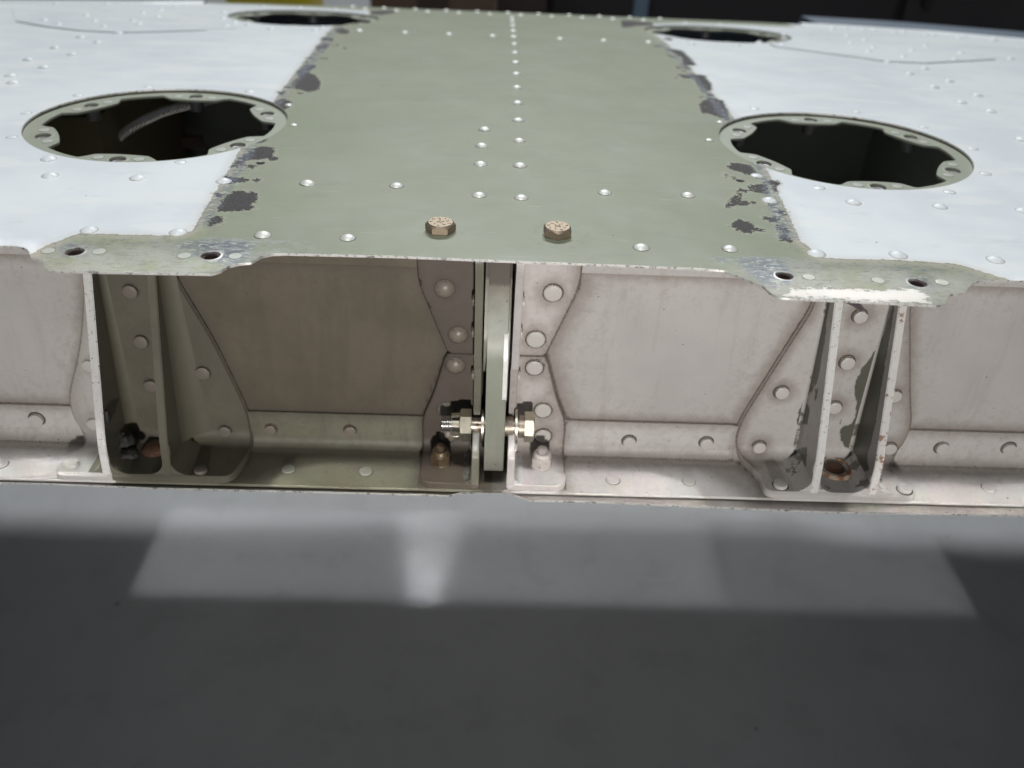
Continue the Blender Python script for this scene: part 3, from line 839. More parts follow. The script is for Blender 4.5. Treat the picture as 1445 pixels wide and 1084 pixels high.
# raised lap strip along the tapered rear edges
for pts in ([(262, 566), (300, 556), (362, 533), (430, 482), (500, 430)], [(-500, 392), (-400, 455), (-350, 478), (-300, 500), (-262, 530)]):
    bm = bmesh.new(); P = dens(pts, 8); prev = None
    for x, y in P:
        row = [bm.verts.new((x, y+dy, float(zs(y+dy))+dh)) for dy, dh in ((-6, -0.1), (-5, 0.8), (-1.5, 1.9), (2, 1.9), (6, 0.2), (6, -1))]
        if prev:
            for i in range(5): bm.faces.new((prev[i], row[i], row[i+1], prev[i+1]))
        prev = row
    bm_obj('lap_strip', bm, M_RIVW, wing, recalc=False)
# rear closing strip, falling away behind the lap
bm = bmesh.new(); prev = None
M_BLUE = simple("blue_grey_panel", (0.10, 0.13, 0.17), 0.5, nscale=0.02)
for x, y in dens([(-500, 400), (-400, 464), (-330, 505), (-270, 545), (-230, 556), (-140, 566), (0, 574), (140, 577), (230, 578), (300, 566), (360, 545), (430, 492), (500, 440)], 12):
    z0 = float(zs(y))-0.95
    row = [bm.verts.new((x, y-3, z0+0.2)), bm.verts.new((x, y+8, z0-3)), bm.verts.new((x, y+28, z0-16)), bm.verts.new((x, y+34, z0-40)), bm.verts.new((x, y+30, -106))]
    if prev:
        for i in range(4): bm.faces.new((prev[i], row[i], row[i+1], prev[i+1]))
    prev = row
bm_obj('trailing_strip', bm, M_BLUE, wing, recalc=False)

bm = bmesh.new(); prev = None
for x, y in dens([(284, 566), (300, 562), (362, 540), (430, 490), (520, 424)], 12):
    z0 = float(zs(y))
    row = [bm.verts.new((x, y+a, z0+b)) for a, b in ((2, -3), (9, -0.8), (70, -6.0), (72, -9), (70, -30))]
    if prev:
        for i in range(4): bm.faces.new((prev[i], row[i], row[i+1], prev[i+1]))
    prev = row
bm_obj('rear_panel', bm, M_BLUE, wing, recalc=False)

# ---- recessed access rings
def ring_outline(c, rin=42.5, rout=50.6, n=240, phase=0.0):
    out = []
    for i in range(n):
        a = math.degrees(2*math.pi*i/n)
        d = min(abs((a-(k*60+30+phase)+180) % 360-180) for k in range(6))
        t = min(1, max(0, (d-14.0)/5.0)); t = t**1.5
        r = min(rout+0.25, rin+2.2*(min(d, 16)/14.0)**2+6.6*t)
        out.append((c[0]+r*math.cos(math.radians(a)), c[1]+r*math.sin(math.radians(a))))
    return out
R_RING = rivet_mesh(2.35, 0.16, simple("ring_rivet_pale", (0.43, 0.45, 0.40), 0.45), M_SEAL, 0.10, flat=0.9, n=16)
def plate_build(bm):
    # nutplate: two-lug base and a flared nut, hanging under its hole
    for s in (-1, 1): lathe(bm, [(0, 0), (2.4, 0), (2.4, -0.9), (0, -0.9)], 14, 0, Matrix.Translation((0, s*8.0, 0)))
    box(bm, -2.6, 2.6, -8, 8, -0.9, 0, 0.2)
    lathe(bm, [(1.8, -3.5), (1.9, 0.15), (2.5, 0.28), (3.0, 0.05), (3.6, -0.9), (3.3, -5.5), (1.8, -5.5)], 18, 0)
    lathe(bm, [(0, -3.2), (1.85, -3.2)], 18, 1)
NPL = mesh_from(plate_build, 'nutplate', [M_NPLATE, M_BLACK])
RDROP = 1.7
for ci, (c, ph) in enumerate(((HL, -2), (HR, 0), (FLC, 3), (FRC, -2))):
    hs = [(ring_outline(c, phase=ph))]
    lob = []
    for k in range(6):
        a = math.radians(k*60+30+ph)
        q = (c[0]+48.7*math.cos(a), c[1]+48.7*math.sin(a)); lob.append((q, a))
        hs.append(circle(q[0], q[1], 3.5, 20))
    ring = sheet('access_ring', circle(*c, 62, 90), lambda U, V, W: np.stack([U, V, zs(V)-RDROP-W], -1), 1.1, [M_RING], wing, holes=hs, step=4, edge_step=3, cham=0.2)
    for q, a in lob:
        o = put(NPL, 'nutplate', ring, (q[0], q[1], float(zs(q[1]))-RDROP-1.25), (0, -slope(q[1]), 1), spin=a)
        bm = bmesh.new(); lathe(bm, [(3.3, -1.0), (3.45, 0.05), (3.75, 0.14), (4.3, 0.10), (4.6, 0.0)], 22)
        o = bm_obj('hole_rim', bm, M_RING, ring, recalc=False); o.location = (q[0]*MM, q[1]*MM, (float(zs(q[1]))-RDROP)*MM)
        for s in (-1, 1):
            b = a+s*math.radians(10.0); x, y = c[0]+48.2*math.cos(b), c[1]+48.2*math.sin(b)
            top_put(R_RING, 'flush_rivet', ring, x, y, -RDROP)
    # downturned lip of the skin opening
    bm = bmesh.new(); prev = None; N = 96; first = None
    for i in range(N+1):
        a = 2*math.pi*i/N; rr = RH-0.05
        x, y = c[0]+rr*math.cos(a), c[1]+rr*math.sin(a)
        x2, y2 = c[0]+(rr+1.0)*math.cos(a), c[1]+(rr+1.0)*math.sin(a)
        row = [bm.verts.new((x2, y2, float(zs(y2))-0.95)), bm.verts.new((x, y, float(zs(y))-RDROP+0.02))]
        if prev: bm.faces.new((prev[0], row[0], row[1], prev[1]))
        prev = row
    bm_obj('joint_gap', bm, M_SEAL, ring, recalc=False)

# ---- two bolt heads on the skin
def bolt_head(bm):
    hexprism(bm, 9.4, 2.9, 0.35, 0.9)
    lathe(bm, [(0, 0.0), (4.9, 0.0), (5.0, 0.3), (4.5, 0.4)], 24, 0)
    for i in range(9):      # raised maker's marks
        a = i*0.7; r = 2.6 if i % 2 else 3.3
        box(bm, -0.55, 0.55, -0.16, 0.16, 3.15, 3.45, 0.05, 0, Matrix.Translation((r*math.cos(a), r*math.sin(a), 0)) @ Matrix.Rotation(a+0.6, 4, 'Z'))
    for a in (0.3, 1.87): box(bm, -1.3, 1.3, -0.22, 0.22, 3.15, 3.45, 0.06, 0, Matrix.Rotation(a, 4, 'Z'))
BH = mesh_from(bolt_head, 'bolt_head', [M_BRONZE])
for x, y, a in ((-28.9, 8.2, 0.0), (12.2, 8.0, 0.55)):
    top_put(BH, 'bolt_head', upper, x, y, spin=a)

# ================================================================== spar
def olive_zone(x):
    return ((x > -159) & (x < -7.7)).astype(float)
WY = 16.0
web = sheet('spar_web', [(-500, -2), (500, -2), (500, -106), (-500, -106)], lambda U, V, W: np.stack([U, WY+W, V], -1), 1.0, [M_FRAME], wing,
            grid=[(-230, 230, 1.7, -106, -2, 1.7), (-500, -230, 9, -106, -2, 9), (230, 500, 9, -106, -2, 9)], step=5,
            attrs={'olive': lambda P: olive_zone(P[:, 0]),
                   'grime_shade': lambda P: np.minimum.reduce([np.clip(np.abs(P[:, 0]+7.6)-6.5, 0, 30)*2, np.abs(P[:, 1]+87.0), np.abs(P[:, 1]+18.3)+0.5,  # darkest in the strip behind the lug
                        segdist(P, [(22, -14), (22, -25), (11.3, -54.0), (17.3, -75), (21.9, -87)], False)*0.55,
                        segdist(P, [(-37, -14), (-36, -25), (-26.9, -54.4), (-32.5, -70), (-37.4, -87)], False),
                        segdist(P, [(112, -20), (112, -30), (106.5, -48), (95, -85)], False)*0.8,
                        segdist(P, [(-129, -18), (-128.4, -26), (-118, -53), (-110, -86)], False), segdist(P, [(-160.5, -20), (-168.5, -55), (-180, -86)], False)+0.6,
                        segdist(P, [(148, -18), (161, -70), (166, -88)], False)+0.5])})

def bend(y0, zf, r, zr=None):
    Lr = r*math.pi/2
    def fn(U, S, W):
        y = np.where(S < zf-r, y0+W, 0.0); z = np.where(S < zf-r, -S, 0.0)
        a = np.clip((S-(zf-r))/r, 0, math.pi/2); m = (S >= zf-r) & (S < zf-r+Lr)
        y = np.where(m, y0-r+(r+W)*np.cos(a), y); z = np.where(m, -(zf-r)-(r+W)*np.sin(a), z)
        m2 = S >= zf-r+Lr
        y = np.where(m2, y0-r-(S-(zf-r)-Lr), y); z = np.where(m2, -zf-W, z)
        if zr is not None: z = zr-z
        return np.stack([U, y, z], -1)
    fn.s = lambda y: zf-r+Lr+(y0-r-y)
    return fn

# lower and upper cap angles
ZF = 104.3
fb = bend(14.9, ZF, 5.0); s_end = fb.s(-10.0)
sR = fb.s(-2.2)
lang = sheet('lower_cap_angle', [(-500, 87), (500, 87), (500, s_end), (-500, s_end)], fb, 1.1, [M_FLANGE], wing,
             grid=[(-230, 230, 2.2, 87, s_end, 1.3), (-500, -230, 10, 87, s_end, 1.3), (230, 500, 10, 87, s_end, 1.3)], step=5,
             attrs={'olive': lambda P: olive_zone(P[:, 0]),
                    'grime_shade': lambda P: np.minimum.reduce([np.clip(np.abs(P[:, 0]+7.6)-6.5, 0, 30)*2, np.abs(P[:, 1]-105)*0.75+0.2, np.abs(P[:, 1]-87)+0.9,  # darker in the strip behind the lug and along the bend
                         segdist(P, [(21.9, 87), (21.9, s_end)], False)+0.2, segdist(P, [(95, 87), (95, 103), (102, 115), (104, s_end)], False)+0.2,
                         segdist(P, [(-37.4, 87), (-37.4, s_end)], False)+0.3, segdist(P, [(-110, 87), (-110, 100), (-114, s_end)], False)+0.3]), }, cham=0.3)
fu = bend(14.9, 15.9, 4.0, zr=-18.3); su = fu.s(0.0)
uang = sheet('upper_cap_angle', [(-500, 0), (500, 0), (500, su), (-500, su)], fu, 1.1, [M_FRAME], wing,
             grid=[(-230, 230, 3, 0, su, 1.5)], step=6, attrs={'olive': lambda P: olive_zone(P[:, 0]), 'grime_shade': lambda P: P[:, 1]*0+8}, cham=0.3)

# bottom skin with its notched lip
lip = [onz(*p, -106.6) for p in [(0, 680.5), (60, 681.7), (215, 688), (380, 692), (520, 695.5), (580, 697), (632, 699), (641, 697), (652, 694.6), (675, 693.6), (706, 694.6), (724, 696), (738, 702.6), (747, 705.6), (840, 708), (1000, 715), (1170, 722), (1445, 727)]]
lipo = [(-500, -12)]+[(float(p[0]), float(p[1])) for p in lip]+[(500, -13), (500, 590), (-500, 590)]
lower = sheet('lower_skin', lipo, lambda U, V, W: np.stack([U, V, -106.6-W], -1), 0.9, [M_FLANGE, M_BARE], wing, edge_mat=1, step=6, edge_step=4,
              grid=[(-230, 230, 3, -16, 10, 3), (-500, 500, 30, 10, 590, 30)], attrs={'olive': lambda P: olive_zone(P[:, 0])*(P[:, 1] < 40), 'grime_shade': lambda P: np.abs(P[:, 1]+10.5)*0.8+0.6}, cham=0.12)

# ---- rivets on the spar angles
R_FL_W = rivet_mesh(2.75, 0.7, M_RIVF, M_SEAL, 0.3, flat=0.82)
R_FL_O = rivet_mesh(2.75, 0.7, simple("rivet_green_flat", (0.33, 0.33, 0.27), 0.45), M_SEAL, 0.3, flat=0.82)
SH_W = shank_mesh(2.75, 1.7, M_RIVF, M_GRIMEW)
SH_WD = shank_mesh(2.75, 1.7, M_RIVF, M_SEAL)
SH_O = shank_mesh(2.65, 1.6, M_RIVFO, M_SEAL)
SH_P = shank_mesh(2.65, 1.7, M_RIVP, M_SEAL)
F = (0, -1, 0); UPN = (0, 0, 1)
for p in [(888, 624), (997, 626), (51, 593), (1330, 633), (1424, 634)]:
    q = ony(p[0], p[1], 14.0); put(SH_WD, 'rivet', lang, (q[0], 14.9, q[2]), F)
for x in (-240, -272, 245, 277):
    put(SH_WD, 'rivet', lang, (x, 14.9, -97.2), F)
for p in [(382, 606), (494, 608)]:
    q = ony(p[0], p[1], 14.3); put(SH_O, 'rivet', lang, (q[0], 14.9, q[2]), F, scale=0.9)
for p, me in [((407, 662), R_FL_O), ((516, 665), R_FL_O), ((865, 677), R_FL_W), ((972, 679), R_FL_W), ((1395, 688), R_FL_W)]:
    q = onz(p[0], p[1], -ZF+0.3); put(me, 'rivet', lang, (q[0], q[1], -ZF), UPN)
for x in (-206, -238, 232, 265): put(R_FL_W, 'rivet', lang, (x, -2.0, -ZF), UPN)

# ================================================================== four hinge brackets at the centre
R_DISC_W = rivet_mesh(3.55, 0.85, M_RIVF, M_SEAL, 0.45, flat=0.80, n=24)
R_DOME_O = rivet_mesh(3.5, 1.7, M_RIVFO, M_SEAL, 0.35, n=24)
CX = -7.6
def wall_sheet(name, poly, x0, x1, mat, parent, attrs=None, step=2.5):
    """upright plate in the y-z plane between x0 and x1"""
    return sheet(name, poly, lambda U, V, W: np.stack([x1-W, U, V], -1), x1-x0, mat, parent, step=step, attrs=attrs, cham=0.35)
fl_ = bend(13.6, 101.4, 4.0); se = fl_.s(-9.2)
fu2 = bend(13.6, 50.9, 4.0, zr=-54.6); sue = fu2.s(-8.0)
def hinge(side):
    olive = 1.0 if side < 0 else 0.0
    sx = lambda x: CX+side*(x)          # x measured outwards from the lug's centre line
    xi = 6.2
    lo = [(sx(xi), 54.9), (sx(19.0), 54.9), (sx(20.3), 57.5), (sx(24.9), 74.9), (sx(29.4), 86.5), (sx(29.4), se), (sx(xi), se)]
    lo = rnd(lo, [0, 1.0, 2, 4, 5, 5.5, 0])
    discs = [(7.6+t[0]*1.0, -t[1]) for t in ((7.6, -60.1), (12.2, -80.8), (13.0, -94.0))] if side > 0 else [(-CX-0-23.7*-1-15.2+0, 60.2)]
    rv_lo = [(7.6, -60.1), (12.2, -80.8), (13.0, -94.0)] if side > 0 else [(-23.7, -60.2), (-27.4, -81.9), (-26.8, -95.2)]
    rv_up = [(12.7, -26.4), (7.4, -46.9)] if side > 0 else [(-27.8, -26.1), (-22.7, -46.1)]
    gl = lambda P: np.minimum.reduce([segdist(P, circle(x, -z, 3.5, 16)) for x, z in rv_lo]+[segdist(P, lo)*0.9+0.35+np.clip(P[:, 1]-(se-8), 0, 20)*2, np.abs(P[:, 1]-100)*0.6+1.0])
    low = sheet('hinge_bracket', lo, fl_, 2.8, [M_FIT], wing, step=1.3, attrs={'olive': olive, 'grime_shade': gl}, cham=0.45)
    up = [(sx(xi), 0), (sx(18.9), 0), (sx(29.6), 30), (sx(30.2), 38), (sx(30.2), sue), (sx(xi), sue)]
    up = rnd(up, [0, 2.5, 5, 2, 3, 0])
    gu = lambda P: np.minimum.reduce([segdist(P, circle(x, 54.6+z, 3.5, 16)) for x, z in rv_up]+[segdist(P, up)*0.9+0.35])
    upp = sheet('hinge_bracket', up, fu2, 2.4, [M_FIT], wing, step=1.3, attrs={'olive': olive, 'grime_shade': gu}, cham=0.45)
    me = R_DISC_W if side > 0 else R_DOME_O
    for x, z in rv_lo: put(me, 'rivet', low, (x, 13.6, z), F)
    for x, z in rv_up: put(me, 'rivet', upp, (x, 13.6, z), F)
    # side walls standing forward beside the lug
    a, b = sorted((sx(5.6), sx(8.5)))
    wmat = [M_FIT] if side > 0 else [M_FITGREEN]
    at = {'olive': olive, 'grime_shade': lambda P: np.minimum(segdist(P, [(8, -85), (8, -56)], False)*0.6+1.5, 9)}
    wall_sheet('side_wall', rnd([(14, -104.2), (-9.3, -104.2), (-9.3, -88), (-7.5, -86), (6.5, -80), (6.5, -56.0), (14, -56.0)], [0, 2.5, 1, 3, 3, 1, 0]), a, b, wmat, low, at)
    wall_sheet('side_wall', rnd([(14, -54.0), (1.0, -54.0), (-0.5, -40), (-3.0, -16), (-8.3, -6), (-8.3, -3.0), (14, -3.0)], [0, 2.0, 3, 4, 3, 1, 0]), a, b, wmat, upp, at)
    # inner fillets: swept corner between wall and foot
    bm = bmesh.new(); r = 3.6; x0 = b if side > 0 else a; zf = -101.4
    prev = None
    for y in np.linspace(-9.0, 10.5, 8):
        row = []
        for k in range(6):
            t = k/5*math.pi/2
            row.append(bm.verts.new((x0+side*(r-r*math.sin(t)), y, zf+r-r*math.cos(t)+0.02)))
        row.append(bm.verts.new((x0-side*0.3, y, zf-0.3)))
        if prev:
            for k in range(7): bm.faces.new((prev[k], row[k], row[(k+1) % 7], prev[(k+1) % 7]))
        else: bm.faces.new(row)
        prev = row
    bm.faces.new(prev)
    bm_obj('corner_fillet', bm, M_WHITEEDGE if side > 0 else M_FITGREEN, low)
    # lock nut with its stud on the foot
    q = onz(764 if side > 0 else 622, 660 if side > 0 else 656, -101.4)
    def nb(bm):
        lathe(bm, [(0, 0), (4.3, 0), (4.4, 0.7), (4.0, 0.9)], 24)
        hexprism(bm, 7.6, 4.6, 0.7, 0.4)
        lathe(bm, [(3.6, 5.0), (3.5, 6.2), (2.9, 7.0), (2.1, 7.0), (2.1, 6.0)], 22)
        prof = [(0, 9.0), (1.6, 9.0)]
        z = 9.0
        while z > 6.2: prof += [(2.0, z-0.2), (1.75, z-0.45)]; z -= 0.5
        lathe(bm, prof+[(2.0, 5.5)], 18)
    m = M_NUTW if side > 0 else M_NUTB
    bm = bmesh.new(); nb(bm); nt = bm_obj('lock_nut', bm, m, low)
    nt.location = (q[0]*MM, 3.2*MM, -101.4*MM); nt.rotation_euler = (0, 0, 0.4)
    # heads of the rivets that go through the side wall
    SHs = shank_mesh(2.3, 1.2, M_RIVF if side > 0 else M_RIVFO, M_SEAL)
    xw = b if side > 0 else a
    for z, y in ((-28, 9), (-42, 9.5), (-62, 10.5), (-92, 4)):
        put(SHs, 'wall_rivet', upp if z > -54 else low, (xw, y, z), (side, 0, 0))
    return low, upp
hinge(1); hinge(-1)

# ---- hinge lug between the brackets
prof = [(15.5, -2), (3.0, -2), (2.0, -14), (0.5, -22), (-3.5, -32), (-7.0, -41), (-7.8, -55), (-7.8, -90), (-6.5, -96.5), (-3, -99.5), (4, -100.0), (15.5, -100.0)]
prof = rnd(prof, [0, 0, 3, 4, 5, 6, 6, 4, 3, 3, 0, 0], 5)
lug = wall_sheet('hinge_lug', prof, -11.3, -3.6, [M_LUG], wing, step=2, attrs={'grime_shade': lambda P: np.clip(np.minimum((-P[:, 1]-16)*0.45, (P[:, 1]+101)*0.5+2), 0, 20)})  # top painted darker for the shade under the skin, with brown dirt
lt = wall_sheet('hinge_lug_cheek', rnd([(15.0, -2.2), (4.2, -2.2), (3.2, -14), (1.8, -22), (-2.3, -32), (-4.5, -38), (-3, -46), (6, -58), (15, -62)], [0, 0, 3, 4, 4, 3, 5, 6, 0], 4), -12.6, -3.0, [M_LUG], lug, step=2, attrs={'grime_shade': lambda P: np.clip((-P[:, 1]-14)*0.4, 0, 20)})  # cheek top painted darker for the same recess shade and dirt
# worn white streak down the lug's right corner
ws = wall_sheet('white_paint_streak', rnd([(-2.0, -30), (-4.8, -35), (-8.0, -43), (-8.25, -50), (-8.2, -60), (-6.8, -63), (-6.0, -52), (-4.5, -44), (0, -34)], 1.0, 3), -5.2, -3.5, [simple("thick_white_paint", (0.80, 0.79, 0.76), 0.3)], lug, step=1.5)

# ---- clevis bolt through the lug
BY, BZ = 2.6, -80.0
q = ony(665, 600, BY); BZ = float(q[2])
RX = Matrix.Translation((0, BY, BZ)) @ Matrix.Rotation(math.radians(90), 4, 'Y')     # local z -> +x
def xat(px): return float(ony(px, 600, BY)[0])
bolt = bmesh.new()
lathe(bolt, [(0, xat(650)), (3.0, xat(650)), (3.1, xat(665)), (3.1, xat(738)), (0, xat(738))], 28, 0, RX)
bolt = bm_obj('clevis_bolt', bolt, [simple("worn_shank", (0.42, 0.37, 0.31), 0.36, 0.9, 0.35, 0.5, 0.05, dirt=(0.10, 0.06, 0.045), dirt_lo=0.45, dirt_hi=0.6, dirt_s=0.45)], wing)
bm = bmesh.new(); x0, x1 = xat(622), xat(655); prof = [(0, x0), (2.3, x0), (2.7, x0+0.4)]
x = x0+0.5
while x < x1: prof += [(3.0, x+0.12), (3.0, x+0.26), (2.5, x+0.58), (2.5, x+0.68)]; x += 0.92
lathe(bm, prof+[(0, x1)], 28, 0, RX); bm_obj('thread', bm, M_THREAD, bolt)
bm = bmesh.new(); hexprism(bm, 10.6, xat(754)-xat(740), xat(740), 0.6, 0, RX, ph=math.radians(90))
bm_obj('hex_head', bm, M_STEEL, bolt)
# castellated nut: hex body and six towers with dark slots between
bm = bmesh.new()
xb, xm, xt = xat(665), xat(648.5), xat(637)
hexprism(bm, 11.2, xb-xm, -xb, 0.5, 0, Matrix.Translation((0, BY, BZ)) @ Matrix.Rotation(math.radians(-90), 4, 'Y'), ph=math.radians(96))
for k in range(6):
    a0 = math.radians(60*k+140-15); a1 = math.radians(60*k+140+15)
    pts = []
    for s in range(5):
        a = a0+(a1-a0)*s/4; pts.append((4.95*math.cos(a), 4.95*math.sin(a)))
    for s in range(4, -1, -1):
        a = a0+(a1-a0)*s/4; pts.append((3.1*math.cos(a), 3.1*math.sin(a)))
    A = [bm.verts.new((xm+0.3, BY+p[0], BZ+p[1])) for p in pts]; B = [bm.verts.new((xt, BY+p[0]*0.95, BZ+p[1]*0.95)) for p in pts]
    N = len(pts)
    for i in range(N): bm.faces.new((A[i], A[(i+1) % N], B[(i+1) % N], B[i]))
    bm.faces.new(B)
nut = bm_obj('castle_nut', bm, M_STEEL, bolt)
bm = bmesh.new(); lathe(bm, [(3.0, xm-0.02), (4.9, xm-0.02)], 24, 0, RX); lathe(bm, [(3.4, xm), (3.4, xt+0.3), (3.0, xt+0.3)], 24, 0, RX)
bm_obj('slot_shade', bm, M_BLACK, nut)  # black core and disc stand in for shade between the towers
for px, rr in ((681, 6.6), (728, 6.9)):
    bm = bmesh.new(); x = xat(px); lathe(bm, [(3.2, x-0.45), (rr, x-0.45), (rr, x+0.45), (3.2, x+0.45), (3.2, x-0.45)], 36, 0, RX)
    bm_obj('washer', bm, M_STEEL, bolt)
for pxa, pxb, rr in ((712, 724, 4.0), (732, 740, 4.6)):
    bm = bmesh.new(); lathe(bm, [(0, xat(pxa)), (rr, xat(pxa)), (rr, xat(pxb)), (0, xat(pxb))], 28, 0, RX)
    bm_obj('bushing', bm, simple("worn_bushing", (0.34, 0.29, 0.24), 0.42, 0.7, 0.4, 0.7, 0.1, dirt=(0.06, 0.04, 0.03), dirt_s=0.6), bolt)

# ================================================================== rib brackets with tall triangular flanges
bb = bend(14.2, 101.2, 5.0); sb = bb.s(-9.4)
s_of = lambda y: bb.s(y)
def chipyz(l, sc, ox, oy, X):
    out = []
    for a, b in l:
        x = X[0]
        for _ in range(5):
            q = onx(ox+a/sc, oy+b/sc, x-1.2); x = X[0]+(X[1]-X[0])*min(1.1, max(-0.3, (-q[2]-20)/80.0))
        out.append((float(q[1]), float(q[2])))
    return out
def chipxs(l, sc, ox, oy): return [(float(q[0]), -float(q[2])) for q in (ony(ox+a/sc, oy+b/sc, 14.2) for a, b in l)]
def flange_poly(topy=11.5, zt=-4):
    return rnd([(15.0, zt), (topy, zt), (8.2, -19), (-8.8, -88), (-9.3, -103.8), (15.0, -103.8)], [0, 1, 4, 6, 1.5, 0])
def rib_bracket(side, out, flx, rivets, olive_base, chips_xs, chips_f, label=None):
    rv = [(x, -z) for x, z in rivets if z > -100]
    gr = lambda P: np.minimum.reduce([segdist(P, circle(x, s, 2.8, 14))+0.35 for x, s in rv]+[segdist(P, out)+0.5+np.clip(P[:, 1]-108, 0, 20)*2, np.abs(P[:, 1]-104)*0.8+2.2])
    base = sheet('rib_bracket', out, bb, 2.9, [M_FRAME if side > 0 else M_FITB], wing, step=1.7,
                 attrs={'olive': (lambda P: (P[:, 0] > -158).astype(float)) if side < 0 else 0.0, 'grime_shade': gr,
                        'sd_chip': (lambda P: sdf(P, chips_xs)) if chips_xs else 12.0}, cham=1.0)
    if label: base['label'] = label
    for x, z in rivets:
        me = (SH_WD if side > 0 else (SH_P if x > -160 else SH_W))
        if z > -100: put(me, 'rivet', base, (x, 14.2, z), F)
        else:
            q = (x, z); put(me, 'rivet', base, (x, q[1]+103, -101.2), UPN)
    for i, fx in enumerate(flx):
        t = 3.1
        ch = chips_f[i]
        mf = [M_FRAME, M_WHITEEDGE if i == 0 else M_RUSTEDGE] if side > 0 else ([M_FITB, M_WHITEEDGE] if i == 0 else [M_FITB])
        po = flange_poly()
        lean = lambda V, fx=fx: fx[0]+(fx[1]-fx[0])*np.clip((-V-20)/80.0, -0.3, 1.1)
        if side < 0:     # clear face towards the middle
            fn = lambda U, V, W, lean=lean: np.stack([lean(V)+t/2-W, U, V], -1)
        else:
            fn = lambda U, V, W, lean=lean: np.stack([lean(V)-t/2+W, U, V], -1)
        sheet('flange', po, fn, t, mf, base, step=1.5, edge_mat=1 if len(mf) > 1 else 0, cham=0.5,
              attrs={'olive': 1.0 if side < 0 else 0.0, 'sd_chip': (lambda P, ch=ch: sdf(P, ch)) if ch else 12.0,
                     'grime_shade': lambda P: np.minimum(np.abs(P[:, 0]-13.5)*0.8+2.0, np.abs(P[:, 1]+101)*0.8+2.0)})
        # root fillets up the web and along the foot
        bm = bmesh.new()
        for sgn in (-1, 1):
            r0 = (9.5 if (i == 1 and sgn == 1) else 4.5) if side < 0 else (3.0 if (i == 1 and sgn == 1) else 1.6); prev = None
            for z in np.linspace(-10, -98, 12):
                x0 = float(lean(z))+sgn*(t/2-0.03)
                r = r0*(0.42+0.58*(-z-10)/88.0)
                row = [bm.verts.new((x0+sgn*(r-r*math.sin(k/5*math.pi/2)), 14.25-(r-r*math.cos(k/5*math.pi/2)), z)) for k in range(6)]
                if prev:
                    for k in range(5): bm.faces.new((prev[k], row[k], row[k+1], prev[k+1]))
                prev = row
            if prev: bm.faces.new(prev+[bm.verts.new((x0, 14.25, -98))])
            r = 6.5
            prev = None; x0 = float(lean(-100.0))+sgn*(t/2-0.03)
            for y in np.linspace(-9.2, 11, 8):
                row = [bm.verts.new((x0+sgn*(r-r*math.sin(k/5*math.pi/2)), y, -101.25+(r-r*math.cos(k/5*math.pi/2)))) for k in range(6)]
                if prev:
                    for k in range(5): bm.faces.new((prev[k], row[k], row[k+1], prev[k+1]))
                else: bm.faces.new(row+[bm.verts.new((x0, y, -101.25))])
                prev = row
        if side < 0:
            o = bm_obj('fillet', bm, M_FITB1, base, recalc=True)
        else:
            o = bm_obj('fillet', bm, M_DULLW, base, recalc=True)
    return base
M_DULLW = simple('dull_white_fillet', (0.50, 0.475, 0.455), 0.38, dirt=(0.10, 0.095, 0.07), dirt_lo=0.54, dirt_hi=0.58, dirt_s=0.12)
M_FITB = frame_material("green_brown_bracket_paint", (0.50, 0.475, 0.455), (0.125, 0.115, 0.085), 0.8, 0.4)
M_FITB1 = simple("green_brown_fillet", (0.125, 0.115, 0.085), 0.42, 0, 0.1, 0.2)
FR_ = s_of(-9.4)
outR = rnd([(112.5, 6), (112.5, 30), (106.5, 48), (95.0, 84), (94.3, 96), (101.0, 106), (103, FR_-10), (103.5, FR_), (164, FR_), (164.5, FR_-8), (158.5, 106), (165.5, 96), (166.3, 84), (161.5, 70), (149, 28), (148, 6)],
           [0, 5, 8, 8, 6, 4, 2, 3, 3, 6, 5, 6, 6, 10, 5, 0], 5)
outL = rnd([(-160.5, 6), (-160.5, 24), (-168.5, 54), (-180.5, 83), (-180.5, 95), (-175, 104), (-181, FR_-8), (-180.5, FR_), (-112, FR_), (-109, FR_-12), (-109.2, 98), (-109.5, 86), (-118.3, 53), (-128.4, 26), (-128.5, 6)],
           [0, 5, 10, 8, 6, 5, 3, 3, 4, 6, 4, 8, 10, 5, 0], 5)
c5, c6 = (4.817, 1020, 400), (4.817, 1020, 540)
fR = chipyz([(1165, 140), (1177, 140), (1135, 400), (1098, 620), (1085, 700), (1060, 840), (1045, 950)], *c5, (142.1, 146.0)) + chipyz([(1012, 420), (985, 500), (1000, 595), (965, 610), (930, 560), (880, 430), (850, 300), (905, 130)], *c6, (142.1, 146.0)) + chipyz([(905, 700), (1000, 500), (1100, 350)], *c5, (142.1, 146.0))
bR = chipxs([(1150, 250), (1100, 360), (1000, 505), (960, 560), (900, 660), (895, 740), (915, 830), (910, 960), (1000, 960), (1090, 640)], *c5)
bR2 = chipxs([(905, 130), (905, 240), (870, 290), (800, 300), (790, 370), (850, 450), (880, 430), (950, 590), (1000, 500), (1040, 130)], *c6)
bR3 = chipxs([(805, 880), (815, 960), (800, 960)], *c5)
fL = [chipyz([(700, 115), (735, 115), (712, 250), (705, 340), (678, 520), (655, 640), (640, 690), (570, 690), (610, 520), (655, 350), (690, 170)], *c5, (118.0, 122.2)),
      chipyz([(570, 690), (640, 700), (560, 790), (600, 850), (580, 960), (490, 960), (530, 840)], *c5, (118.0, 122.2)),
      chipyz([(500, 110), (575, 130), (570, 240), (510, 330), (480, 340)], *c6, (118.0, 122.2)), chipyz([(480, 470), (560, 440), (582, 440), (562, 668), (515, 670), (468, 590)], *c6, (118.0, 122.2)),
      chipyz([(655, 700), (640, 800), (630, 850), (632, 730)], *c5, (118.0, 122.2))]
bL = [chipxs([(520, 860), (560, 760), (600, 850), (575, 960), (495, 960)], *c5), chipxs([(480, 470), (500, 440), (520, 660), (468, 590)], *c6)]
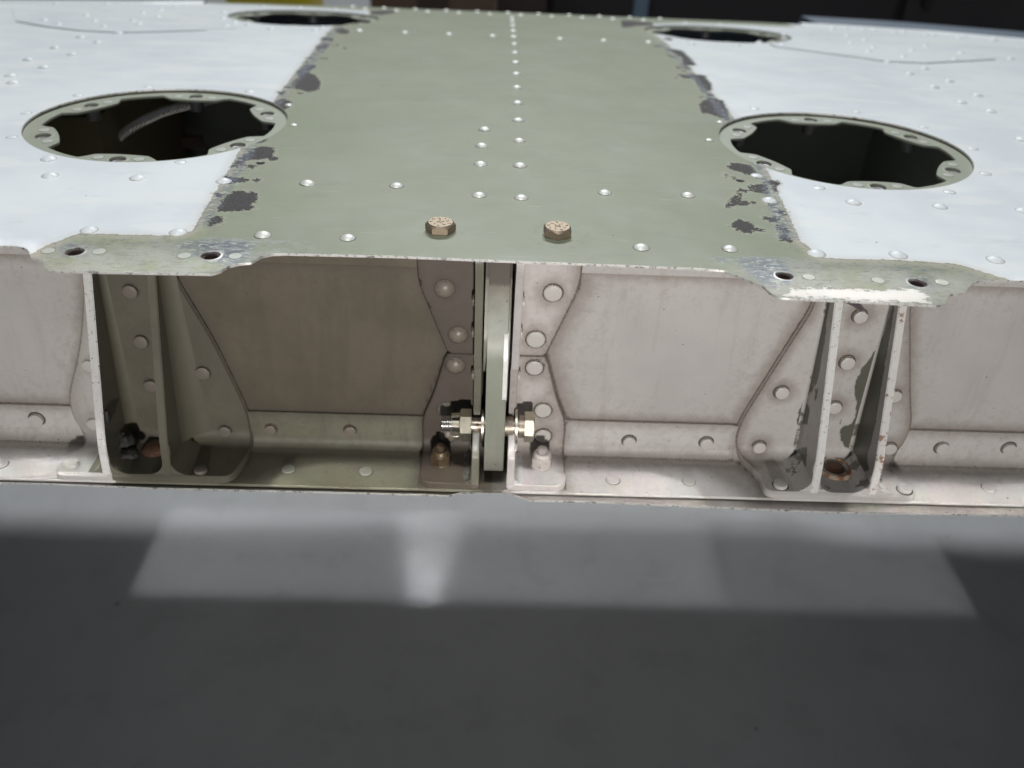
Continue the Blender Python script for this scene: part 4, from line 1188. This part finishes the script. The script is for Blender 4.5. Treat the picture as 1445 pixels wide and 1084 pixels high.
rib_bracket(1, outR, ((118.0, 122.2), (142.1, 146.0)), [(108.3, -68.5), (104.7, -96.8), (130.8, -32.3), (131.2, -53.3), (131.5, -75.1), (154.6, -68.6), (160.2, -95.6), (109.5, -109.0), (160.5, -109.5)], 0, [bR, bR2, bR3]+bL, [fL, [fR]], 'dirty white rib bracket with large patches of paint flaked off')
tarpoly = None
rib_bracket(-1, outL, ((-156.3, -160.3), (-133.4, -136.2)), [(-145.1, -31.4), (-145.4, -53.5), (-145.5, -74.1), (-123.8, -67.2), (-119.2, -96.1), (-124.3, -109.5), (-168.0, -65.4), (-172.7, -94.3), (-176.0, -108.0)], 1, None, [None, None], 'dull green rib bracket with a black lump of sealant in its foot')

# big hole / bolt seats in the two bracket feet
bm = bmesh.new()
lathe(bm, [(0, -0.6), (4.9, -0.55), (5.3, 0.4), (5.9, 1.1), (7.0, 1.1), (8.0, 0.3), (8.4, -0.1)], 36)
for f in bm.faces:
    c = f.calc_center_median()
    if math.hypot(c.x, c.y) < 5.2: f.material_index = 1
o = bm_obj('foot_socket', bm, [simple("rusty_socket_rim", (0.42, 0.34, 0.27), 0.5, 0, 0.2, 0.5, dirt=(0.19, 0.075, 0.02), dirt_lo=0.42, dirt_hi=0.55, dirt_s=0.25), M_BLACK], wing)
o.location = (135.5*MM, 6.5*MM, -101.2*MM)
bm = bmesh.new(); lathe(bm, [(0, 0.5), (2.2, 0.5), (2.6, 0.1), (3.9, 0.0), (4.2, -0.6)], 24)
put(bm_obj('socket_bolt', bm, simple("rusty_dark_bolt", (0.14, 0.075, 0.05), 0.4, 0.6, 0.4, 0.6, 0.1)).data, 'socket_bolt', o, (0.3, 0, 0.4), UPN)
bpy.data.objects.remove(bpy.data.objects['socket_bolt'], do_unlink=True)
q = onz(212, 618, -98)
bm = bmesh.new(); lathe(bm, [(0, 2.2), (3.2, 2.0), (4.6, 1.3), (5.6, 0.2), (5.8, 0)], 26)
for v in bm.verts: v.co.z += random.uniform(-0.3, 0.3); v.co.x += random.uniform(-0.2, 0.2)
o = bm_obj('foot_bolt', bm, simple("copper_brown_bolt", (0.22, 0.125, 0.09), 0.38, 0.5, 0.4, 0.5, 0.3), wing); o.location = (-146.3*MM, 6.8*MM, -101.2*MM)
# lumps of black sealant on the left bracket
def lump(name, px, py, y, sx, sy, sz, seed):
    q = ony(px, py, y)
    bm = bmesh.new(); bmesh.ops.create_icosphere(bm, subdivisions=3, radius=1.0)
    r = random.Random(seed)
    from mathutils import noise
    for v in bm.verts:
        d = 1+0.45*noise.noise(v.co*1.6+Vector((seed, 0, 0)))+0.18*noise.noise(v.co*4+Vector((seed, 3, 0)))
        v.co = Vector((v.co.x*sx, v.co.y*sy, v.co.z*sz))*d
    o = bm_obj(name, bm, M_TAR, wing, ang=180); o.location = (q[0]*MM, y*MM, q[2]*MM); return o
lump('sealant_lump', 180, 627, 4.5, 3.2, 3.5, 6.5, 2)
lump('sealant_lump', 183, 640, -1.0, 3.4, 3.2, 1.6, 7)
lump('sealant_lump', 152, 588, -4.6, 1.0, 1.4, 3.2, 5)
lump('sealant_lump', 229, 620, 2.5, 1.5, 1.6, 2.0, 9)
# cut strand hanging at the top of the right bracket
bm = bmesh.new(); a = ony(1196, 424, 6); b = ony(1215, 436, 12); tube(bm, [a, (a+b)/2+np.array([0, 0, 0.4]), b], 1.1, 8)
bm_obj('wire_tail', bm, simple("purple_brown_wire", (0.10, 0.08, 0.09), 0.4), wing)

# ================================================================== interior seen through the access holes
for x0, x1, y0, y1, nm in ((-6, -4, 20, 560, 'rib'), (-232, -230, 20, 530, 'rib'), (232, 234, 20, 530, 'rib')):
    bm = bmesh.new(); k = 12; prev = None
    for i in range(k+1):
        y = y0+(y1-y0)*i/k; zt = float(zs(y))-1.5
        row = [bm.verts.new((x0, y, zt)), bm.verts.new((x1, y, zt)), bm.verts.new((x1, y, -106)), bm.verts.new((x0, y, -106))]
        if prev:
            for j in range(4): bm.faces.new((prev[j], row[j], row[(j+1) % 4], prev[(j+1) % 4]))
        else: bm.faces.new(row)
        prev = row
    bm.faces.new(prev); bm_obj(nm, bm, M_DARK, wing)
bm = bmesh.new(); box(bm, -500, 500, 282, 284, -106, float(zs(283))-1.5); bm_obj('rear_spar', bm, M_DARK, wing)
bm = bmesh.new(); box(bm, -229, -205, 150, 268, -104, -12); bm_obj('stiffener', bm, simple("olive_stiffener", (0.20, 0.17, 0.095), 0.6), wing)
qa, qb = onz(228, 188, -60), onz(285, 198, -60)
bm = bmesh.new(); box(bm, qa[0], qb[0], qb[1], qb[1]+4, -66, -58, 1.0); bm_obj('bracing_bar', bm, M_DARKB, wing)

# twisted steel cable lying inside the left opening
cable = empty('control_cable', 'twisted grey steel control cable seen through the near left round opening', 'cable')
path = [onz(x, y, z) for x, y, z in ((120, 232, -44), (150, 208, -34), (175, 187, -27), (200, 172, -21), (225, 160, -17), (250, 152, -14), (275, 146, -12), (310, 138, -12))]
path = np.array(path)
tt = np.linspace(0, len(path)-1, 160)
cp = np.stack([np.interp(tt, range(len(path)), path[:, i]) for i in range(3)], -1)
ker = np.ones(15)/15
for i in range(3):
    pad = np.pad(cp[:, i], 7, mode='edge'); cp[:, i] = np.convolve(pad, ker, 'valid')
L = np.concatenate([[0], np.cumsum(np.hypot(*np.diff(cp, axis=0).T[:2]))])
for k in range(5):
    pts = []
    for i in range(len(cp)):
        t = cp[min(i+1, len(cp)-1)]-cp[max(i-1, 0)]; t = t/np.linalg.norm(t)
        a = np.cross(t, (0, 0, 1)); a /= np.linalg.norm(a); b = np.cross(a, t)
        ph = L[i]/12.0*2*math.pi+k*2*math.pi/5
        pts.append(cp[i]+1.5*(math.cos(ph)*a+math.sin(ph)*b))
    bm = bmesh.new(); tube(bm, pts, 0.98, 8); bm_obj('strand', bm, M_CABLE, cable)

# ================================================================== blurred things standing behind
def thing_box(name, label, cat, x0, x1, y0, y1, h, mat, lid=None):
    e = empty(name, label, cat, ((x0+x1)/2, (y0+y1)/2, FZ))
    w, d = (x1-x0)/2, (y1-y0)/2
    bm = bmesh.new(); box(bm, -w, w, -d, d, 0, h, 4); bm_obj('body', bm, mat, e)
    return e, w, d
M_CARD = simple("cardboard", (0.115, 0.072, 0.05), 0.8, nscale=0.02)
M_CARDD = simple("dark_cardboard", (0.05, 0.032, 0.025), 0.8, nscale=0.02)  # darker brown tone for the flaps, tape and crate
M_YEL = simple("yellow_plastic", (0.42, 0.34, 0.01), 0.4, nscale=0.02)
M_BLK = simple("black_plastic", (0.010, 0.009, 0.010), 0.6)
M_POST = simple("blue_grey_post_paint", (0.13, 0.19, 0.26), 0.5)
def xb_at(px, py, y): return float(ony(px, py, y)[0])
YB = 1150
x0, x1 = xb_at(522, 5, YB), xb_at(700, 5, YB)
e, w, d = thing_box('cardboard_box', 'brown cardboard box standing far behind the green skin', 'box', x0, x1, YB, YB+300, 420, M_CARD)
for sx_ in (-1, 1):
    bm = bmesh.new(); box(bm, -w*0.98 if sx_ < 0 else 2, -2 if sx_ < 0 else w*0.98, -d, d, 420.5, 424, 1); bm_obj('flap', bm, M_CARDD, e)
bm = bmesh.new(); box(bm, -24, 24, -d-1.5, -d-0.4, 0, 418); bm_obj('tape', bm, M_CARDD, e)
x0, x1 = xb_at(703, 5, YB+60), xb_at(770, 5, YB+60)
e, w, d = thing_box('crate', 'dark brown crate between the cardboard box and black cabinet', 'crate', x0, x1, YB+60, YB+300, 430, M_CARDD)
for k in range(5):
    bm = bmesh.new(); box(bm, -w-2, w+2, -d-8, -d-0.5, 20+k*82, 85+k*82, 2); bm_obj('slat', bm, M_CARDD, e)
x0, x1 = xb_at(318, 3, 1000), xb_at(418, 3, 1000)
e, w, d = thing_box('tool_case', 'bright yellow case standing behind the far left opening', 'case', x0, x1, 1000, 1200, 400, M_YEL)
for sx_ in (-1, 1):
    bm = bmesh.new(); box(bm, sx_*w*0.55-12, sx_*w*0.55+12, -d-6, -d-0.5, 200, 250, 2); bm_obj('latch', bm, M_BLK, e)
bm = bmesh.new(); tube(bm, [(-50, 0, 400), (-50, 0, 425), (50, 0, 425), (50, 0, 400)], 8, 10); bm_obj('handle', bm, M_BLK, e)
x0, x1 = xb_at(772, 5, 1300), xb_at(1500, 5, 1300)
e, w, d = thing_box('cabinet', 'low black cabinet filling the dark background on the right', 'cabinet', x0, x1+900, 1300, 1700, 700, M_BLK)
for k in range(3):
    a = -w+k*2*w/3
    bm = bmesh.new(); box(bm, a+8, a+2*w/3-8, -d-14, -d-0.5, 30, 680, 3); dr = bm_obj('door', bm, M_WALL, e)
    bm = bmesh.new(); box(bm, a+30, a+42, -d-30, -d-14.2, 300, 420, 2); bm_obj('handle', bm, M_BLK, dr)
xp = xb_at(904, 8, 1120)
e = empty('steel_post', 'blue grey painted steel post standing in front of the black cabinet', 'post', (xp, 1120, FZ))
bm = bmesh.new(); box(bm, -10.5, 10.5, -10, 10, 6, 900, 1.5); bm_obj('upright', bm, M_POST, e)
bm = bmesh.new(); box(bm, -50, 50, -50, 50, 0.5, 6, 1); bm_obj('base_plate', bm, M_POST, e)

# ---- added narrow beams, no real lamps, shaped to draw hard-edged patches on the floor
def floor_patch(name, quad_px, power, elev=38.0, az=0.0, dist=800, color=(0.95, 0.98, 1)):
    P = [onz(a, b, FZ) for a, b in quad_px]
    c = sum(P)/len(P)
    w = (abs(P[1][0]-P[0][0])+abs(P[2][0]-P[3][0]))/2
    dl = (abs(P[2][1]-P[1][1])+abs(P[3][1]-P[0][1]))/2
    e, a = math.radians(elev), math.radians(az)
    dirv = np.array([math.sin(a)*math.cos(e), -math.cos(a)*math.cos(e), math.sin(e)])
    loc = c+dirv*dist
    return area_lamp(name, tuple(loc), tuple(c), w, power, color, 1.3, dl*math.sin(e))
floor_patch('patch_beam', [(216, 716), (1006, 740), (1006, 857), (216, 835)], 0.044)
floor_patch('patch_beam', [(1006, 745), (1345, 760), (1345, 866), (1006, 857)], 0.0105)
floor_patch('patch_beam', [(558, 722), (656, 726), (650, 765), (562, 764)], 0.0022)
floor_patch('patch_beam', [(566, 764), (644, 765), (636, 806), (570, 805)], 0.0021)
floor_patch('patch_beam', [(573, 805), (628, 806), (620, 848), (578, 847)], 0.0021)
